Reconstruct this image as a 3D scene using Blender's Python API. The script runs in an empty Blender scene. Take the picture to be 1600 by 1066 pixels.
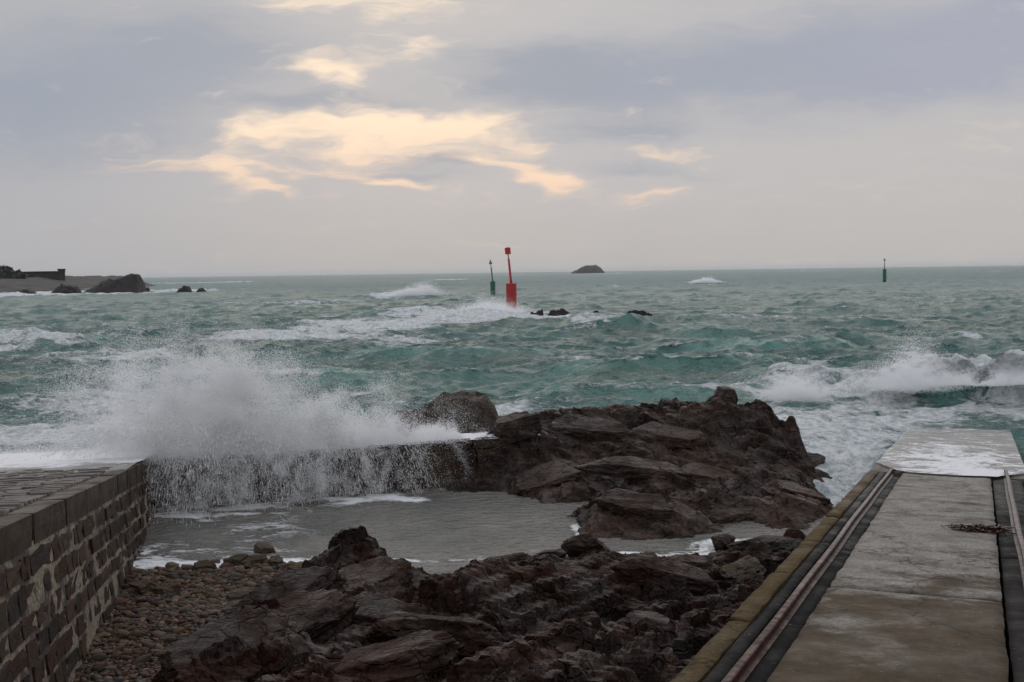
import bpy, bmesh, math, random, time
_T0 = time.time()
import numpy as np
from mathutils import Matrix, Vector
random.seed(7)
RNG = np.random.default_rng(11)
scene = bpy.context.scene
COL = scene.collection
R = math.radians

# ------------------------------------------------------------------ camera
PITCH, ROLL = R(3.476), R(0.79)
fwd = Vector((0, math.cos(PITCH), -math.sin(PITCH)))
rx0 = Vector((1, 0, 0)); up0 = rx0.cross(fwd)
rx = rx0 * math.cos(ROLL) - up0 * math.sin(ROLL)
up = up0 * math.cos(ROLL) + rx0 * math.sin(ROLL)
cam_d = bpy.data.cameras.new('camera'); cam = bpy.data.objects.new('camera', cam_d); COL.objects.link(cam)
cam_d.sensor_width = 36; cam_d.lens = 40.0; cam_d.clip_start = 0.05; cam_d.clip_end = 30000
m3 = Matrix((rx, up, -fwd)).transposed()
cam.matrix_world = Matrix.Translation((0, 0, 3.4)) @ m3.to_4x4()
scene.camera = cam
scene.render.film_transparent = False
scene.view_settings.view_transform = 'Standard'; scene.view_settings.look = 'None'
scene.view_settings.gamma = 1.0; scene.view_settings.use_curve_mapping = False
scene.view_settings.exposure = 0.0
scene.cycles.max_bounces = 14; scene.cycles.diffuse_bounces = 12; scene.cycles.glossy_bounces = 3
scene.cycles.transmission_bounces = 12; scene.cycles.transparent_max_bounces = 12; scene.cycles.volume_bounces = 1
scene.cycles.sample_clamp_indirect = 2.0
try:
    scene.cycles.use_denoising = True; scene.cycles.denoiser = 'OPENIMAGEDENOISE'
except Exception: pass

# ------------------------------------------------------------------ node helpers
class NT:
    def __init__(s, tree): s.t = tree; s.n = tree.nodes; s.l = tree.links
    def new(s, typ, **kw):
        nd = s.n.new(typ)
        for k, v in kw.items(): setattr(nd, k, v)
        return nd
    def put(s, nd, key, val):
        if val is None: return
        if hasattr(val, 'is_output') or isinstance(val, bpy.types.NodeSocket): s.l.new(val, nd.inputs[key])
        else: nd.inputs[key].default_value = val
    def math(s, op, a, b=None, c=None, clamp=False):
        nd = s.new('ShaderNodeMath', operation=op, use_clamp=clamp)
        s.put(nd, 0, a); s.put(nd, 1, b); s.put(nd, 2, c); return nd.outputs[0]
    def vmath(s, op, a, b=None, scale=None):
        nd = s.new('ShaderNodeVectorMath', operation=op)
        s.put(nd, 0, a); s.put(nd, 1, b)
        if scale is not None: s.put(nd, 'Scale', scale)
        return nd.outputs['Value'] if op in ('LENGTH', 'DOT_PRODUCT') else nd.outputs[0]
    def mapping(s, vec, loc=(0,0,0), rot=(0,0,0), sc=(1,1,1), typ='POINT'):
        nd = s.new('ShaderNodeMapping', vector_type=typ)
        s.put(nd, 'Vector', vec); nd.inputs['Location'].default_value = loc
        nd.inputs['Rotation'].default_value = rot; nd.inputs['Scale'].default_value = sc
        return nd.outputs[0]
    def noise(s, vec, scale=1., detail=4., rough=.5, dist=0., lac=2., out='Fac'):
        nd = s.new('ShaderNodeTexNoise'); s.put(nd, 'Vector', vec)
        nd.inputs['Scale'].default_value = scale; nd.inputs['Detail'].default_value = detail
        nd.inputs['Roughness'].default_value = rough; nd.inputs['Distortion'].default_value = dist
        nd.inputs['Lacunarity'].default_value = lac
        return nd.outputs[0] if out == 'Fac' else nd.outputs[1]
    def voro(s, vec, scale=1., feature='F1', rand=1., out='Distance'):
        nd = s.new('ShaderNodeTexVoronoi', feature=feature); s.put(nd, 'Vector', vec)
        nd.inputs['Scale'].default_value = scale; nd.inputs['Randomness'].default_value = rand
        return nd.outputs[out]
    def mr(s, v, a, b, c=0., d=1., smooth=True):
        nd = s.new('ShaderNodeMapRange', interpolation_type='SMOOTHSTEP' if smooth else 'LINEAR')
        s.put(nd, 'Value', v); s.put(nd, 'From Min', a); s.put(nd, 'From Max', b); s.put(nd, 'To Min', c); s.put(nd, 'To Max', d)
        return nd.outputs[0]
    def mix(s, f, a, b, mode='MIX'):
        nd = s.new('ShaderNodeMix', data_type='RGBA', blend_type=mode)
        s.put(nd, 0, f)
        for k, v in ((6, a), (7, b)):
            if not isinstance(v, bpy.types.NodeSocket): v = tuple(v) + (1,) if len(v) == 3 else v
            s.put(nd, k, v)
        return nd.outputs[2]
    def mixf(s, f, a, b):
        nd = s.new('ShaderNodeMix', data_type='FLOAT'); s.put(nd, 0, f); s.put(nd, 2, a); s.put(nd, 3, b); return nd.outputs[0]
    def sep(s, v):
        nd = s.new('ShaderNodeSeparateXYZ'); s.put(nd, 0, v); return nd.outputs
    def comb(s, x, y, z):
        nd = s.new('ShaderNodeCombineXYZ'); s.put(nd, 0, x); s.put(nd, 1, y); s.put(nd, 2, z); return nd.outputs[0]
    def bump(s, h, strength=.5, dist=.02, normal=None):
        nd = s.new('ShaderNodeBump'); nd.inputs['Strength'].default_value = strength; nd.inputs['Distance'].default_value = dist
        s.put(nd, 'Height', h)
        if normal is not None: s.put(nd, 'Normal', normal)
        return nd.outputs[0]
    def attr(s, name):
        nd = s.new('ShaderNodeAttribute'); nd.attribute_name = name; return nd.outputs['Fac']

def mat(name):
    m = bpy.data.materials.new(name); m.use_nodes = True
    nt = NT(m.node_tree); b = nt.n['Principled BSDF']
    return m, nt, b
def pos(nt): return nt.new('ShaderNodeNewGeometry').outputs['Position']
def objco(nt): return nt.new('ShaderNodeTexCoord').outputs['Object']
def orand(nt): return nt.new('ShaderNodeObjectInfo').outputs['Random']

# ------------------------------------------------------------------ world: overcast evening sky with warm gaps
SUN_AZ, SUN_EL = R(-6.0), R(16.0)
world = bpy.data.worlds.new('World'); scene.world = world; world.use_nodes = True
w = NT(world.node_tree)
bg = w.n['Background']
sky = w.new('ShaderNodeTexSky', sky_type='NISHITA'); sky.sun_disc = False
sky.sun_elevation = SUN_EL; sky.sun_rotation = SUN_AZ; sky.air_density = 1.5; sky.dust_density = 3.0
dirv = w.new('ShaderNodeTexCoord').outputs['Generated']
dx, dy, dz = w.sep(dirv)[:3]
dyc = w.math('MAXIMUM', dy, 0.08)
U = w.math('DIVIDE', dx, dyc); V = w.math('DIVIDE', dz, dyc)
# overhead cloud-plane coordinates
den = w.math('ADD', w.math('MAXIMUM', dz, 0.0), 0.10)
cp = w.comb(w.math('DIVIDE', dx, den), w.math('DIVIDE', dy, den), 0.0)
n1 = w.noise(w.comb(w.math('MULTIPLY', U, 7.), w.math('MULTIPLY', V, 24.), 0.), 1.0, 3, .55)
n2 = w.noise(w.comb(w.math('MULTIPLY', U, 11.), w.math('MULTIPLY', V, 30.), 3.7), 1.0, 3, .55)
uvw = w.comb(w.math('MULTIPLY_ADD', n1, .16, w.math('ADD', U, -.08)), w.math('MULTIPLY_ADD', n2, .05, w.math('ADD', V, -.025)), 1.0)
def blob(u, v, a, b, rot, k):
    c, s_ = math.cos(R(rot)), math.sin(R(rot))
    A = w.vmath('DOT_PRODUCT', uvw, (c / a, s_ / a, -(u * c + v * s_) / a)); B = w.vmath('DOT_PRODUCT', uvw, (-s_ / b, c / b, -(-u * s_ + v * c) / b))
    r2 = w.math('MULTIPLY_ADD', B, B, w.math('MULTIPLY', A, A))
    return w.math('DIVIDE', k, w.math('MULTIPLY_ADD', w.math('MULTIPLY', r2, r2), 3.0, w.math('MULTIPLY_ADD', r2, 2.0, 1.0)))
def total(lst):
    acc = None
    for t in lst:
        o = blob(*t); acc = o if acc is None else w.math('ADD', acc, o)
    return acc
GAPS = [(-.105,.240,.12,.030,0,1.0), (-.165,.178,.060,.020,-14,1.0), (-.085,.190,.055,.016,10,.75),
        (-.19,.124,.115,.024,4,.95), (-.10,.120,.12,.026,2,1.0), (-.04,.128,.08,.020,0,.8), (.02,.112,.07,.012,-6,.5),
        (-.225,.095,.11,.012,-4,.75), (-.225,.078,.11,.011,-16,.7), (-.27,.088,.08,.007,-6,.45), (-.10,.075,.050,.008,-10,.95), (-.015,.090,.06,.012,-8,.9),
        (.03,.079,.05,.012,-18,1.0), (.128,.101,.05,.008,-3,.8), (.12,.068,.045,.008,4,.6), (.35,.068,.016,.004,12,.35),
        (.35,.085,.16,.03,8,.22), (.24,.11,.12,.012,6,.25)]
DARK = [(-.40,.155,.26,.10,0,.8), (.30,.175,.34,.060,3,1.0), (.04,.170,.13,.034,-6,.8), (-.06,.096,.09,.011,-4,.6),
        (.115,.088,.07,.012,0,.5), (-.10,.083,.10,.010,-4,.45), (-.26,.20,.14,.05,0,.5), (.10,.118,.10,.018,0,.45), (.5,.22,.3,.06,0,.6), (-.15,.150,.10,.012,0,.5)]
gap = total(GAPS); dark = total(DARK)
fine = w.noise(w.vmath('MULTIPLY', uvw, (13, 62, 1)), 1.0, 5, .62)
broad = w.noise(cp, .55, 2, .5)
gapm = w.mr(w.math('ADD', gap, w.math('MULTIPLY', w.math('SUBTRACT', fine, .5), 2.1)), .16, 1.42)
darkm = w.mr(w.math('ADD', dark, w.math('MULTIPLY', w.math('SUBTRACT', fine, .5), .7)), .05, .95)
low = w.mr(V, 0.0, .10)                                   # haze layer near the horizon to cloud deck
base = w.mix(low, (.445, .43, .42), (.475, .465, .475))
sidewarm = w.mr(U, .0, .45)
base = w.mix(w.math('MULTIPLY', sidewarm, .35), base, (.52, .49, .46))
base = w.mix(w.mr(U, -.05, -.45, 0, .55), base, (.36, .375, .41))
deck = w.mix(darkm, base, w.mix(sidewarm, (.30, .335, .40), (.365, .38, .445)))
high = w.mr(dz, .26, .75)
over = w.mix(w.mr(broad, .3, .7), (.58, .61, .68), (.80, .81, .85))
deck = w.mix(high, deck, over)
warmc = w.mix(w.mr(V, .05, .16), (.82, .60, .46), (.93, .75, .57))
cloud = w.mix(w.math('MULTIPLY', gapm, w.math('SUBTRACT', 1.0, high)), deck, warmc)
cloud = w.mix(1.0, cloud, w.mix(fine, (1.03, 1.04, 1.06), (1.14, 1.14, 1.14)), 'MULTIPLY')
skys = w.mix(1.0, sky.outputs[0], (.08, .08, .08), 'MULTIPLY')
final = w.mix(.985, skys, cloud)
w.put(bg, 'Color', final); bg.inputs['Strength'].default_value = 1.0

world.cycles.sampling_method = 'NONE'      # overcast sky: nearly even, found by the surfaces' own rays
sun_d = bpy.data.lights.new('sun', 'SUN'); sun_o = bpy.data.objects.new('sun', sun_d); COL.objects.link(sun_o)
sun_d.energy = 0.5; sun_d.angle = R(75); sun_d.color = (1.0, .86, .70)
sv = Vector((math.sin(SUN_AZ) * math.cos(SUN_EL), math.cos(SUN_AZ) * math.cos(SUN_EL), math.sin(SUN_EL)))
sun_o.rotation_euler = (-sv).to_track_quat('-Z', 'Y').to_euler()

# ------------------------------------------------------------------ numpy noise
_perm = np.random.default_rng(3).permutation(256); _perm = np.concatenate([_perm, _perm, _perm])
_g = np.random.default_rng(4).normal(size=(256, 3)); _g /= np.linalg.norm(_g, axis=1)[:, None]
def perlin(x, y, z=0.0):
    x, y, z = np.broadcast_arrays(np.asarray(x, float), np.asarray(y, float), np.asarray(z, float))
    xi, yi, zi = np.floor(x).astype(int), np.floor(y).astype(int), np.floor(z).astype(int)
    xf, yf, zf = x - xi, y - yi, z - zi
    u, v, ww = [t * t * t * (t * (t * 6 - 15) + 10) for t in (xf, yf, zf)]
    def gr(i, j, k):
        h = _perm[_perm[_perm[(xi + i) & 255] + ((yi + j) & 255)] + ((zi + k) & 255)]
        g = _g[h]; return g[..., 0] * (xf - i) + g[..., 1] * (yf - j) + g[..., 2] * (zf - k)
    def L(a, b, t): return a + (b - a) * t
    return L(L(L(gr(0,0,0), gr(1,0,0), u), L(gr(0,1,0), gr(1,1,0), u), v),
             L(L(gr(0,0,1), gr(1,0,1), u), L(gr(0,1,1), gr(1,1,1), u), v), ww) * 1.4
def fbm(x, y, z=0.0, o=4, lac=2.03, g=.5):
    s = 0; a = 1.0; f = 1.0
    for i in range(o):
        s = s + a * perlin(np.asarray(x) * f + 17.3 * i, np.asarray(y) * f - 9.1 * i, np.asarray(z) * f + 3.7 * i); a *= g; f *= lac
    return s
def hash2(i, j, seed):
    n = (i * 374761393 + j * 668265263 + seed * 2147483647) & 0xffffffff
    n = ((n ^ (n >> 13)) * 1274126177) & 0xffffffff
    return ((n ^ (n >> 16)) & 0xffffff) / float(0x1000000)
def cellplane(x, y, size, seed, aniso=1.0, ang=0.0, tilt=.8):
    """blocky fractured facets: every cell its own tilted plane; returns height (in units of size) and edge distance"""
    c, s = math.cos(ang), math.sin(ang)
    a = (x * c + y * s) / (size * aniso); b = (-x * s + y * c) / size
    ia, ib = np.floor(a).astype(np.int64), np.floor(b).astype(np.int64)
    best = np.full(a.shape, 9.); sec = np.full(a.shape, 9.); hgt = np.zeros(a.shape)
    for di in (-1, 0, 1):
        for dj in (-1, 0, 1):
            i, j = ia + di, ib + dj
            cx = i + .1 + .8 * hash2(i, j, seed); cy = j + .1 + .8 * hash2(i, j, seed + 1)
            dxx, dyy = a - cx, b - cy; d = dxx * dxx + dyy * dyy
            hh = (hash2(i, j, seed + 2) - .5) + tilt * ((hash2(i, j, seed + 3) - .5) * 2 * dxx + (hash2(i, j, seed + 4) - .5) * 2 * dyy)
            nb = d < best
            sec = np.where(nb, best, np.minimum(sec, d)); hgt = np.where(nb, hh, hgt); best = np.where(nb, d, best)
    return hgt, np.sqrt(sec) - np.sqrt(best)
def sstep(a, b, x):
    t = np.clip((x - a) / (b - a), 0, 1); return t * t * (3 - 2 * t)

# ------------------------------------------------------------------ object helpers
def link(name, me, material=None, parent=None, label=None, cat=None, group=None, kind=None):
    if material is not None and not me.materials: me.materials.append(material)
    o = bpy.data.objects.new(name, me); COL.objects.link(o)
    if parent is not None: o.parent = parent
    tag(o, label, cat, group, kind); return o
def tag(o, label=None, cat=None, group=None, kind=None):
    if label: o['label'] = label
    if cat: o['category'] = cat
    if group: o['group'] = group
    if kind: o['kind'] = kind
def empty(name, loc, label, cat, group=None, kind=None):
    o = bpy.data.objects.new(name, None); o.empty_display_size = .2; COL.objects.link(o); o.location = loc
    tag(o, label, cat, group, kind); return o
def npmesh(name, verts, faces, smooth=True, attrs=None):
    """faces: (n,3) or (n,4) int array"""
    me = bpy.data.meshes.new(name); verts = np.asarray(verts, np.float32); faces = np.asarray(faces, np.int32)
    n, k = faces.shape
    me.vertices.add(len(verts)); me.vertices.foreach_set('co', verts.ravel())
    me.loops.add(n * k); me.loops.foreach_set('vertex_index', faces.ravel())
    me.polygons.add(n); me.polygons.foreach_set('loop_start', np.arange(0, n * k, k, dtype=np.int32))
    me.polygons.foreach_set('loop_total', np.full(n, k, np.int32))
    me.polygons.foreach_set('use_smooth', np.full(n, smooth, bool))
    for an, av in (attrs or {}).items():
        at = me.attributes.new(an, 'FLOAT', 'POINT'); at.data.foreach_set('value', np.asarray(av, np.float32).ravel())
    me.update(calc_edges=True); return me
def gridfaces(nr, nc):
    i = np.arange(nr - 1)[:, None] * nc + np.arange(nc - 1)[None, :]
    return np.stack([i, i + 1, i + nc + 1, i + nc], -1).reshape(-1, 4)
class MB:
    def __init__(s): s.v = []; s.f = []
    def add(s, vs, fs):
        o = len(s.v); s.v += [tuple(v) for v in vs]; s.f += [tuple(o + i for i in f) for f in fs]
    def lathe(s, prof, seg=20, M=None):
        vs = []; fs = []
        for r, z in prof:
            for k in range(seg):
                a = 2 * math.pi * k / seg; p = Vector((r * math.cos(a), r * math.sin(a), z)); vs.append(M @ p if M else p)
        for i in range(len(prof) - 1):
            for k in range(seg): fs.append((i*seg+k, i*seg+(k+1)%seg, (i+1)*seg+(k+1)%seg, (i+1)*seg+k))
        fs.append(tuple(range(seg))[::-1]); fs.append(tuple((len(prof)-1)*seg + k for k in range(seg)))
        s.add(vs, fs)
    def box(s, c, d, M=None):
        vs = []
        for z in (-1, 1):
            for x, y in ((-1,-1),(1,-1),(1,1),(-1,1)):
                p = Vector((c[0]+x*d[0]/2, c[1]+y*d[1]/2, c[2]+z*d[2]/2)); vs.append(M @ p if M else p)
        s.add(vs, [(3,2,1,0),(4,5,6,7),(0,1,5,4),(1,2,6,5),(2,3,7,6),(3,0,4,7)])
    def mesh(s, name, smooth=False):
        me = bpy.data.meshes.new(name); me.from_pydata(s.v, [], s.f)
        for p in me.polygons: p.use_smooth = smooth
        me.update(); return me

# ------------------------------------------------------------------ materials
def rock_mat(name, dark, mid, light, wet=.42, scale=1.0, strata=0.0, spec=.28):
    m, n, b = mat(name); p = pos(n)
    big = n.noise(p, .9 * scale, 5, .6, .4)
    st = n.noise(n.mapping(p, rot=(R(12), R(-18), strata), sc=(2.2 * scale, 14 * scale, 16 * scale)), 1.0, 6, .62, .3)
    fine = n.noise(p, 16 * scale, 6, .65)
    c = n.mix(n.mr(big, .35, .68), dark, mid)
    c = n.mix(n.math('MULTIPLY', n.mr(st, .5, .75), .7), c, light)
    c = n.mix(n.mr(fine, .3, .7, .55, 0.0), c, tuple(x * .45 for x in dark))
    pale = n.mr(n.noise(p, 2.4 * scale, 5, .7), .66, .74, 0, .55)
    c = n.mix(pale, c, tuple(x * 1.5 for x in light))
    n.put(b, 'Base Color', c)
    n.put(b, 'Roughness', n.mr(fine, .25, .75, wet - .12, wet + .25)); n.put(b, 'Specular IOR Level', n.mr(n.noise(p, 1.7 * scale, 5, .7), .42, .62, .04, spec))
    vr = n.voro(n.vmath('ADD', p, n.vmath('SCALE', n.noise(p, 3., 3, out='Color'), scale=.35)), 4.5 * scale, 'DISTANCE_TO_EDGE')
    h = n.math('ADD', n.math('ADD', n.math('MULTIPLY', st, 1.0), n.math('MULTIPLY', fine, .55)), n.mr(vr, 0, .06, -.45, 0))
    n.put(b, 'Normal', n.bump(h, .85, .05 / scale))
    return m
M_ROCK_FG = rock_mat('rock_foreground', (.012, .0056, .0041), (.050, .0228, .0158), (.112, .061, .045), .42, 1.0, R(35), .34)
M_ROCK_MID = rock_mat('rock_outcrop', (.020, .0125, .0100), (.076, .0460, .0350), (.205, .142, .113), .40, .9, R(-25))
M_ROCK_FAR = rock_mat('rock_far', (.025, .022, .021), (.05, .042, .04), (.09, .075, .07), .6, .25, 0)
M_ROCK_TAN = rock_mat('rock_tan', (.05, .036, .024), (.11, .078, .05), (.17, .125, .085), .5, 1.4, R(10))
M_ROCK_BACK = rock_mat('rock_brown_grey', (.045, .036, .031), (.095, .073, .06), (.16, .125, .105), .5, .9, R(0))

def concrete_mat(name, dark, light, algae, a0=None, a1=None, wet=.35, spec=.12, bmp=.7):
    """a0..a1: world Y between which the algae stain fades out down the slip"""
    m, n, b = mat(name); p = pos(n)
    big = n.noise(p, .9, 5, .6); mid = n.noise(p, 5, 9, .75); fine = n.noise(p, 45, 5, .75)
    along = n.mapping(p, rot=(0, 0, R(22.4)), sc=(1.1, 3.2, 1))
    tr = n.noise(along, 1.3, 9, .72); blot = n.noise(p, 2.6, 10, .72)
    c = n.mix(n.mr(mid, .3, .7), dark, light)
    c = n.mix(n.mr(tr, .50, .72, 0, .55), c, tuple(x * .42 for x in dark))
    c = n.mix(n.mr(blot, .52, .66, 0, .5), c, tuple(x * .5 for x in dark))
    if a0 is not None:
        y = n.sep(p)[1]
        f = n.math('ADD', n.mr(y, a0, a1, 1, 0, smooth=False), n.math('MULTIPLY', n.math('SUBTRACT', big, .5), 1.9))
        f = n.math('ADD', f, n.math('MULTIPLY', n.math('SUBTRACT', blot, .5), 2.0))
        al = n.mix(n.mr(mid, .3, .75), algae, tuple(x * 2.0 for x in algae))
        c = n.mix(n.mr(f, .15, .75, 0, .95), c, al)
    c = n.mix(n.mr(fine, .35, .62, .75, 0), c, tuple(x * .35 for x in dark))
    crack = n.voro(n.vmath('ADD', p, n.vmath('SCALE', n.noise(p, 2., 4, .6, out='Color'), scale=.9)), .55, 'DISTANCE_TO_EDGE')
    c = n.mix(n.mr(crack, 0, .012, .75, 0), c, tuple(x * .2 for x in dark))
    spk = n.noise(p, 38, 2, .5)
    c = n.mix(n.mr(spk, .72, .76, 0, .6), c, (.42, .38, .32))
    n.put(b, 'Base Color', c)
    n.put(b, 'Roughness', n.mr(blot, .35, .65, wet - .08, wet + .25)); b.inputs['Specular IOR Level'].default_value = spec
    h = n.math('ADD', n.math('MULTIPLY', fine, .5), n.math('ADD', mid, n.math('ADD', blot, n.mr(crack, 0, .015, -1.0, 0))))
    n.put(b, 'Normal', n.bump(h, bmp, .012))
    return m
M_SLAB = concrete_mat('slip_concrete', (.19, .175, .155), (.36, .335, .30), (.044, .026, .0090), 6.0, 9.2, .52, .08)
M_KERB = concrete_mat('kerb_concrete', (.13, .105, .075), (.25, .21, .155), (.070, .046, .017), 8.5, 17.5, .6, .05)
M_TRACK = concrete_mat('track_concrete', (.060, .059, .058), (.17, .165, .155), (.013, .012, .012), 7.5, 14.5, .6, .03, .12)
M_PALE = concrete_mat('lower_slip_concrete', (.16, .14, .112), (.29, .258, .215), (.1, .1, .1), None, None, .5)
M_COPE = concrete_mat('coping_concrete', (.042, .027, .018), (.088, .060, .041), (.05, .04, .02), None, None, .5, .2)

m, n, b = mat('rusty_rail'); p = pos(n)
rn = n.noise(p, 14, 5, .65); top = n.sep(n.new('ShaderNodeNewGeometry').outputs['Normal'])[2]
rc = n.mix(n.mr(rn, .35, .7), (.058, .015, .010), (.022, .010, .008))
worn = n.mr(n.math('ADD', n.sep(p)[1], n.math('MULTIPLY', n.math('SUBTRACT', n.noise(p, 2.2, 4), .5), 6.)), 6.5, 10.5)
b.inputs['Specular IOR Level'].default_value = .2
rc = n.mix(n.math('MULTIPLY', n.mr(top, .75, .95), n.math('MULTIPLY_ADD', worn, .88, .04)), rc, n.mix(rn, (.11, .10, .092), (.22, .203, .188)))
n.put(b, 'Base Color', rc); n.put(b, 'Roughness', n.mr(rn, .3, .7, .35, .65)); b.inputs['Metallic'].default_value = 0
n.put(b, 'Normal', n.bump(rn, .5, .006)); M_RAIL = m

def stone_mat(name, cols, wet=.5, sc=1.0, patchy=None):
    m, n, b = mat(name); p = objco(n); r = orand(n)
    pp = n.vmath('ADD', p, n.comb(n.math('MULTIPLY', r, 37.), n.math('MULTIPLY', r, 91.), 0.))
    wn = n.new('ShaderNodeTexWhiteNoise', noise_dimensions='1D'); n.put(wn, 'W', n.math('MULTIPLY', r, 977.))
    rampn = n.new('ShaderNodeValToRGB'); n.put(rampn, 0, wn.outputs[0]); e = rampn.color_ramp.elements
    rampn.color_ramp.interpolation = 'CONSTANT'
    while len(e) < len(cols): e.new(.5)
    for i, cc in enumerate(cols): e[i].position = i / len(cols); e[i].color = tuple(cc) + (1,)
    t = n.noise(pp, 3.5 * sc, 5, .65, .3)
    c = n.mix(n.mr(t, .3, .7), n.mix(.5, rampn.outputs[0], (.012, .01, .009)), rampn.outputs[0])
    if patchy: c = n.mix(n.mr(n.noise(pos(n), 3.0, 5, .65), .60, .70, 0, .7), c, patchy)
    n.put(b, 'Base Color', c); n.put(b, 'Roughness', n.mr(t, .3, .7, wet - .1, wet + .2)); b.inputs['Specular IOR Level'].default_value = .15
    n.put(b, 'Normal', n.bump(n.math('ADD', t, n.math('MULTIPLY', n.noise(pp, 22 * sc, 4, .6), .5)), .6, .03))
    return m
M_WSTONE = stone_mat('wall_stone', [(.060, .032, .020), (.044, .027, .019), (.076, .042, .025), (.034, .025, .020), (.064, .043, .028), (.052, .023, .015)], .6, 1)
M_PAVE = stone_mat('paving_stone', [(.12, .10, .088), (.15, .126, .11), (.10, .09, .083), (.165, .138, .118)], .33, 1)
M_PEB = stone_mat('pebble', [(.105, .055, .032), (.062, .044, .034), (.15, .098, .062), (.042, .036, .033), (.085, .058, .042), (.19, .135, .092), (.080, .036, .023), (.055, .042, .024), (.125, .062, .033)], .42, 2)
# pebbles joined together: colour per stone from an attribute
m, n, b = mat('pebble_mass'); a = n.attr('shade'); p = pos(n)
rp = n.new('ShaderNodeValToRGB'); n.put(rp, 0, a); e = rp.color_ramp.elements; rp.color_ramp.interpolation = 'CONSTANT'
pc = [(.105, .055, .032), (.062, .044, .034), (.15, .098, .062), (.042, .036, .033), (.085, .058, .042), (.19, .135, .092), (.080, .036, .023), (.055, .042, .024), (.125, .062, .033)]
while len(e) < len(pc): e.new(.5)
for i, cc in enumerate(pc): e[i].position = i / len(pc); e[i].color = tuple(cc) + (1,)
t = n.noise(p, 30, 4, .6)
n.put(b, 'Base Color', n.mix(n.mr(t, .3, .7, .45, 0), rp.outputs[0], (.015, .012, .01))); n.put(b, 'Roughness', n.mr(t, .3, .7, .32, .6)); b.inputs['Specular IOR Level'].default_value = .15
M_PEBMASS = m
m, n, b = mat('shingle_bed'); p = pos(n)
n.put(b, 'Base Color', n.mix(n.noise(p, 25, 5, .6), (.02, .015, .012), (.07, .05, .036))); b.inputs['Roughness'].default_value = .6
n.put(b, 'Normal', n.bump(n.noise(p, 40, 4), .8, .02)); M_BED = m
m, n, b = mat('lime_mortar'); p = pos(n)
mm = n.noise(p, 2.1, 5, .65, .4); mf = n.noise(p, 26, 5, .6)
c = n.mix(n.mr(mm, .44, .54), (.050, .038, .029), (.33, .275, .205)); c = n.mix(n.mr(mf, .35, .65, .75, 0), c, (.05, .04, .03))
n.put(b, 'Base Color', c); b.inputs['Roughness'].default_value = .7; n.put(b, 'Normal', n.bump(mf, .8, .02)); M_MORTAR = m

def paint_mat(name, col, streak):
    m, n, b = mat(name); p = pos(n); t = n.noise(n.mapping(p, sc=(6, 6, .7)), 1.0, 5, .6)
    n.put(b, 'Base Color', n.mix(n.mr(t, .45, .8, 0, .6), col, streak)); b.inputs['Roughness'].default_value = .45; return m
M_RED = paint_mat('red_paint', (.40, .012, .014), (.26, .012, .012)); M_GREEN = paint_mat('green_paint', (.010, .125, .070), (.008, .075, .05))
M_GREEN_D = paint_mat('dark_green_paint', (.006, .060, .042), (.005, .04, .03)); M_GREY = paint_mat('grey_metal', (.22, .22, .22), (.14, .13, .13))
M_BLACK = paint_mat('black_fouling', (.012, .014, .013), (.02, .02, .016)); M_PLINTH = paint_mat('plinth_concrete', (.2, .19, .185), (.1, .09, .09))

# foam cover used by all water bodies
def foam_mask(n, p, F, sx=1.0):
    q = n.mapping(p, rot=(0, 0, R(14)), sc=(.55 * sx, 1.0 * sx, 0))
    wv = n.vmath('SCALE', n.vmath('SUBTRACT', n.noise(q, 1.1, 4, .6, out='Color'), (.5, .5, .5)), scale=1.6)
    qq = n.vmath('ADD', q, wv)
    r1 = n.math('SUBTRACT', 1.0, n.math('ABSOLUTE', n.math('MULTIPLY_ADD', n.noise(qq, .9, 5, .62), 4.4, -2.2)))
    r2 = n.math('SUBTRACT', 1.0, n.math('ABSOLUTE', n.math('MULTIPLY_ADD', n.noise(qq, 3.4, 5, .65), 4.0, -2.0)))
    blot = n.noise(q, .55, 5, .6)
    s = n.math('ADD', n.math('MULTIPLY', r1, .34), n.math('ADD', n.math('MULTIPLY', r2, .26), n.math('MULTIPLY', blot, .5)))
    return n.math('ADD', n.math('MULTIPLY', F, 1.0), n.math('SUBTRACT', s, .98))
m, n, b = mat('sea_water'); p = pos(n); F = n.attr('foam'); D = n.attr('aerated')
y = n.sep(p)[1]
fm0 = foam_mask(n, p, F)
fleck = n.noise(n.mapping(p, rot=(0, 0, R(12)), sc=(.55, 1.7, 0)), 1.0, 5, .68, .5)
fm = n.math('MAXIMUM', n.mr(fm0, .0, .34), n.mr(fleck, .64, .74, 0, .8))
teal = n.mix(n.mr(n.noise(n.mapping(p, sc=(.05, .10, 0)), 1.0, 4, .6), .3, .7), (.058, .134, .126), (.088, .176, .162))
pat = n.noise(n.mapping(p, rot=(0, 0, R(8)), sc=(.012, .045, 0)), 1.0, 6, .7)
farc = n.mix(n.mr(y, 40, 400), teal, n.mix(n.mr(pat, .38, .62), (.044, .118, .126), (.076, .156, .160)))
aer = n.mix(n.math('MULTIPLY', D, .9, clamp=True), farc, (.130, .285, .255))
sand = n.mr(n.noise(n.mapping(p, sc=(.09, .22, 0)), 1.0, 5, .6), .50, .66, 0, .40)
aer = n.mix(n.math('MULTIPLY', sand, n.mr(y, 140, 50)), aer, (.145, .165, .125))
thin = n.mix(n.mr(fm, 0, .55, 0, .5), aer, (.26, .36, .36))
colr = n.mix(n.mr(fm, .25, 1.0), thin, n.mix(n.mr(n.noise(p, 5.5, 7, .72), .36, .62), (.50, .57, .585), (.92, .93, .94)))
n.put(b, 'Base Color', colr)
n.put(b, 'Roughness', n.mixf(fm, n.mr(y, 20, 300, .16, .40, smooth=False), .75)); b.inputs['IOR'].default_value = 1.33
b.inputs['Specular IOR Level'].default_value = .21
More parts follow.
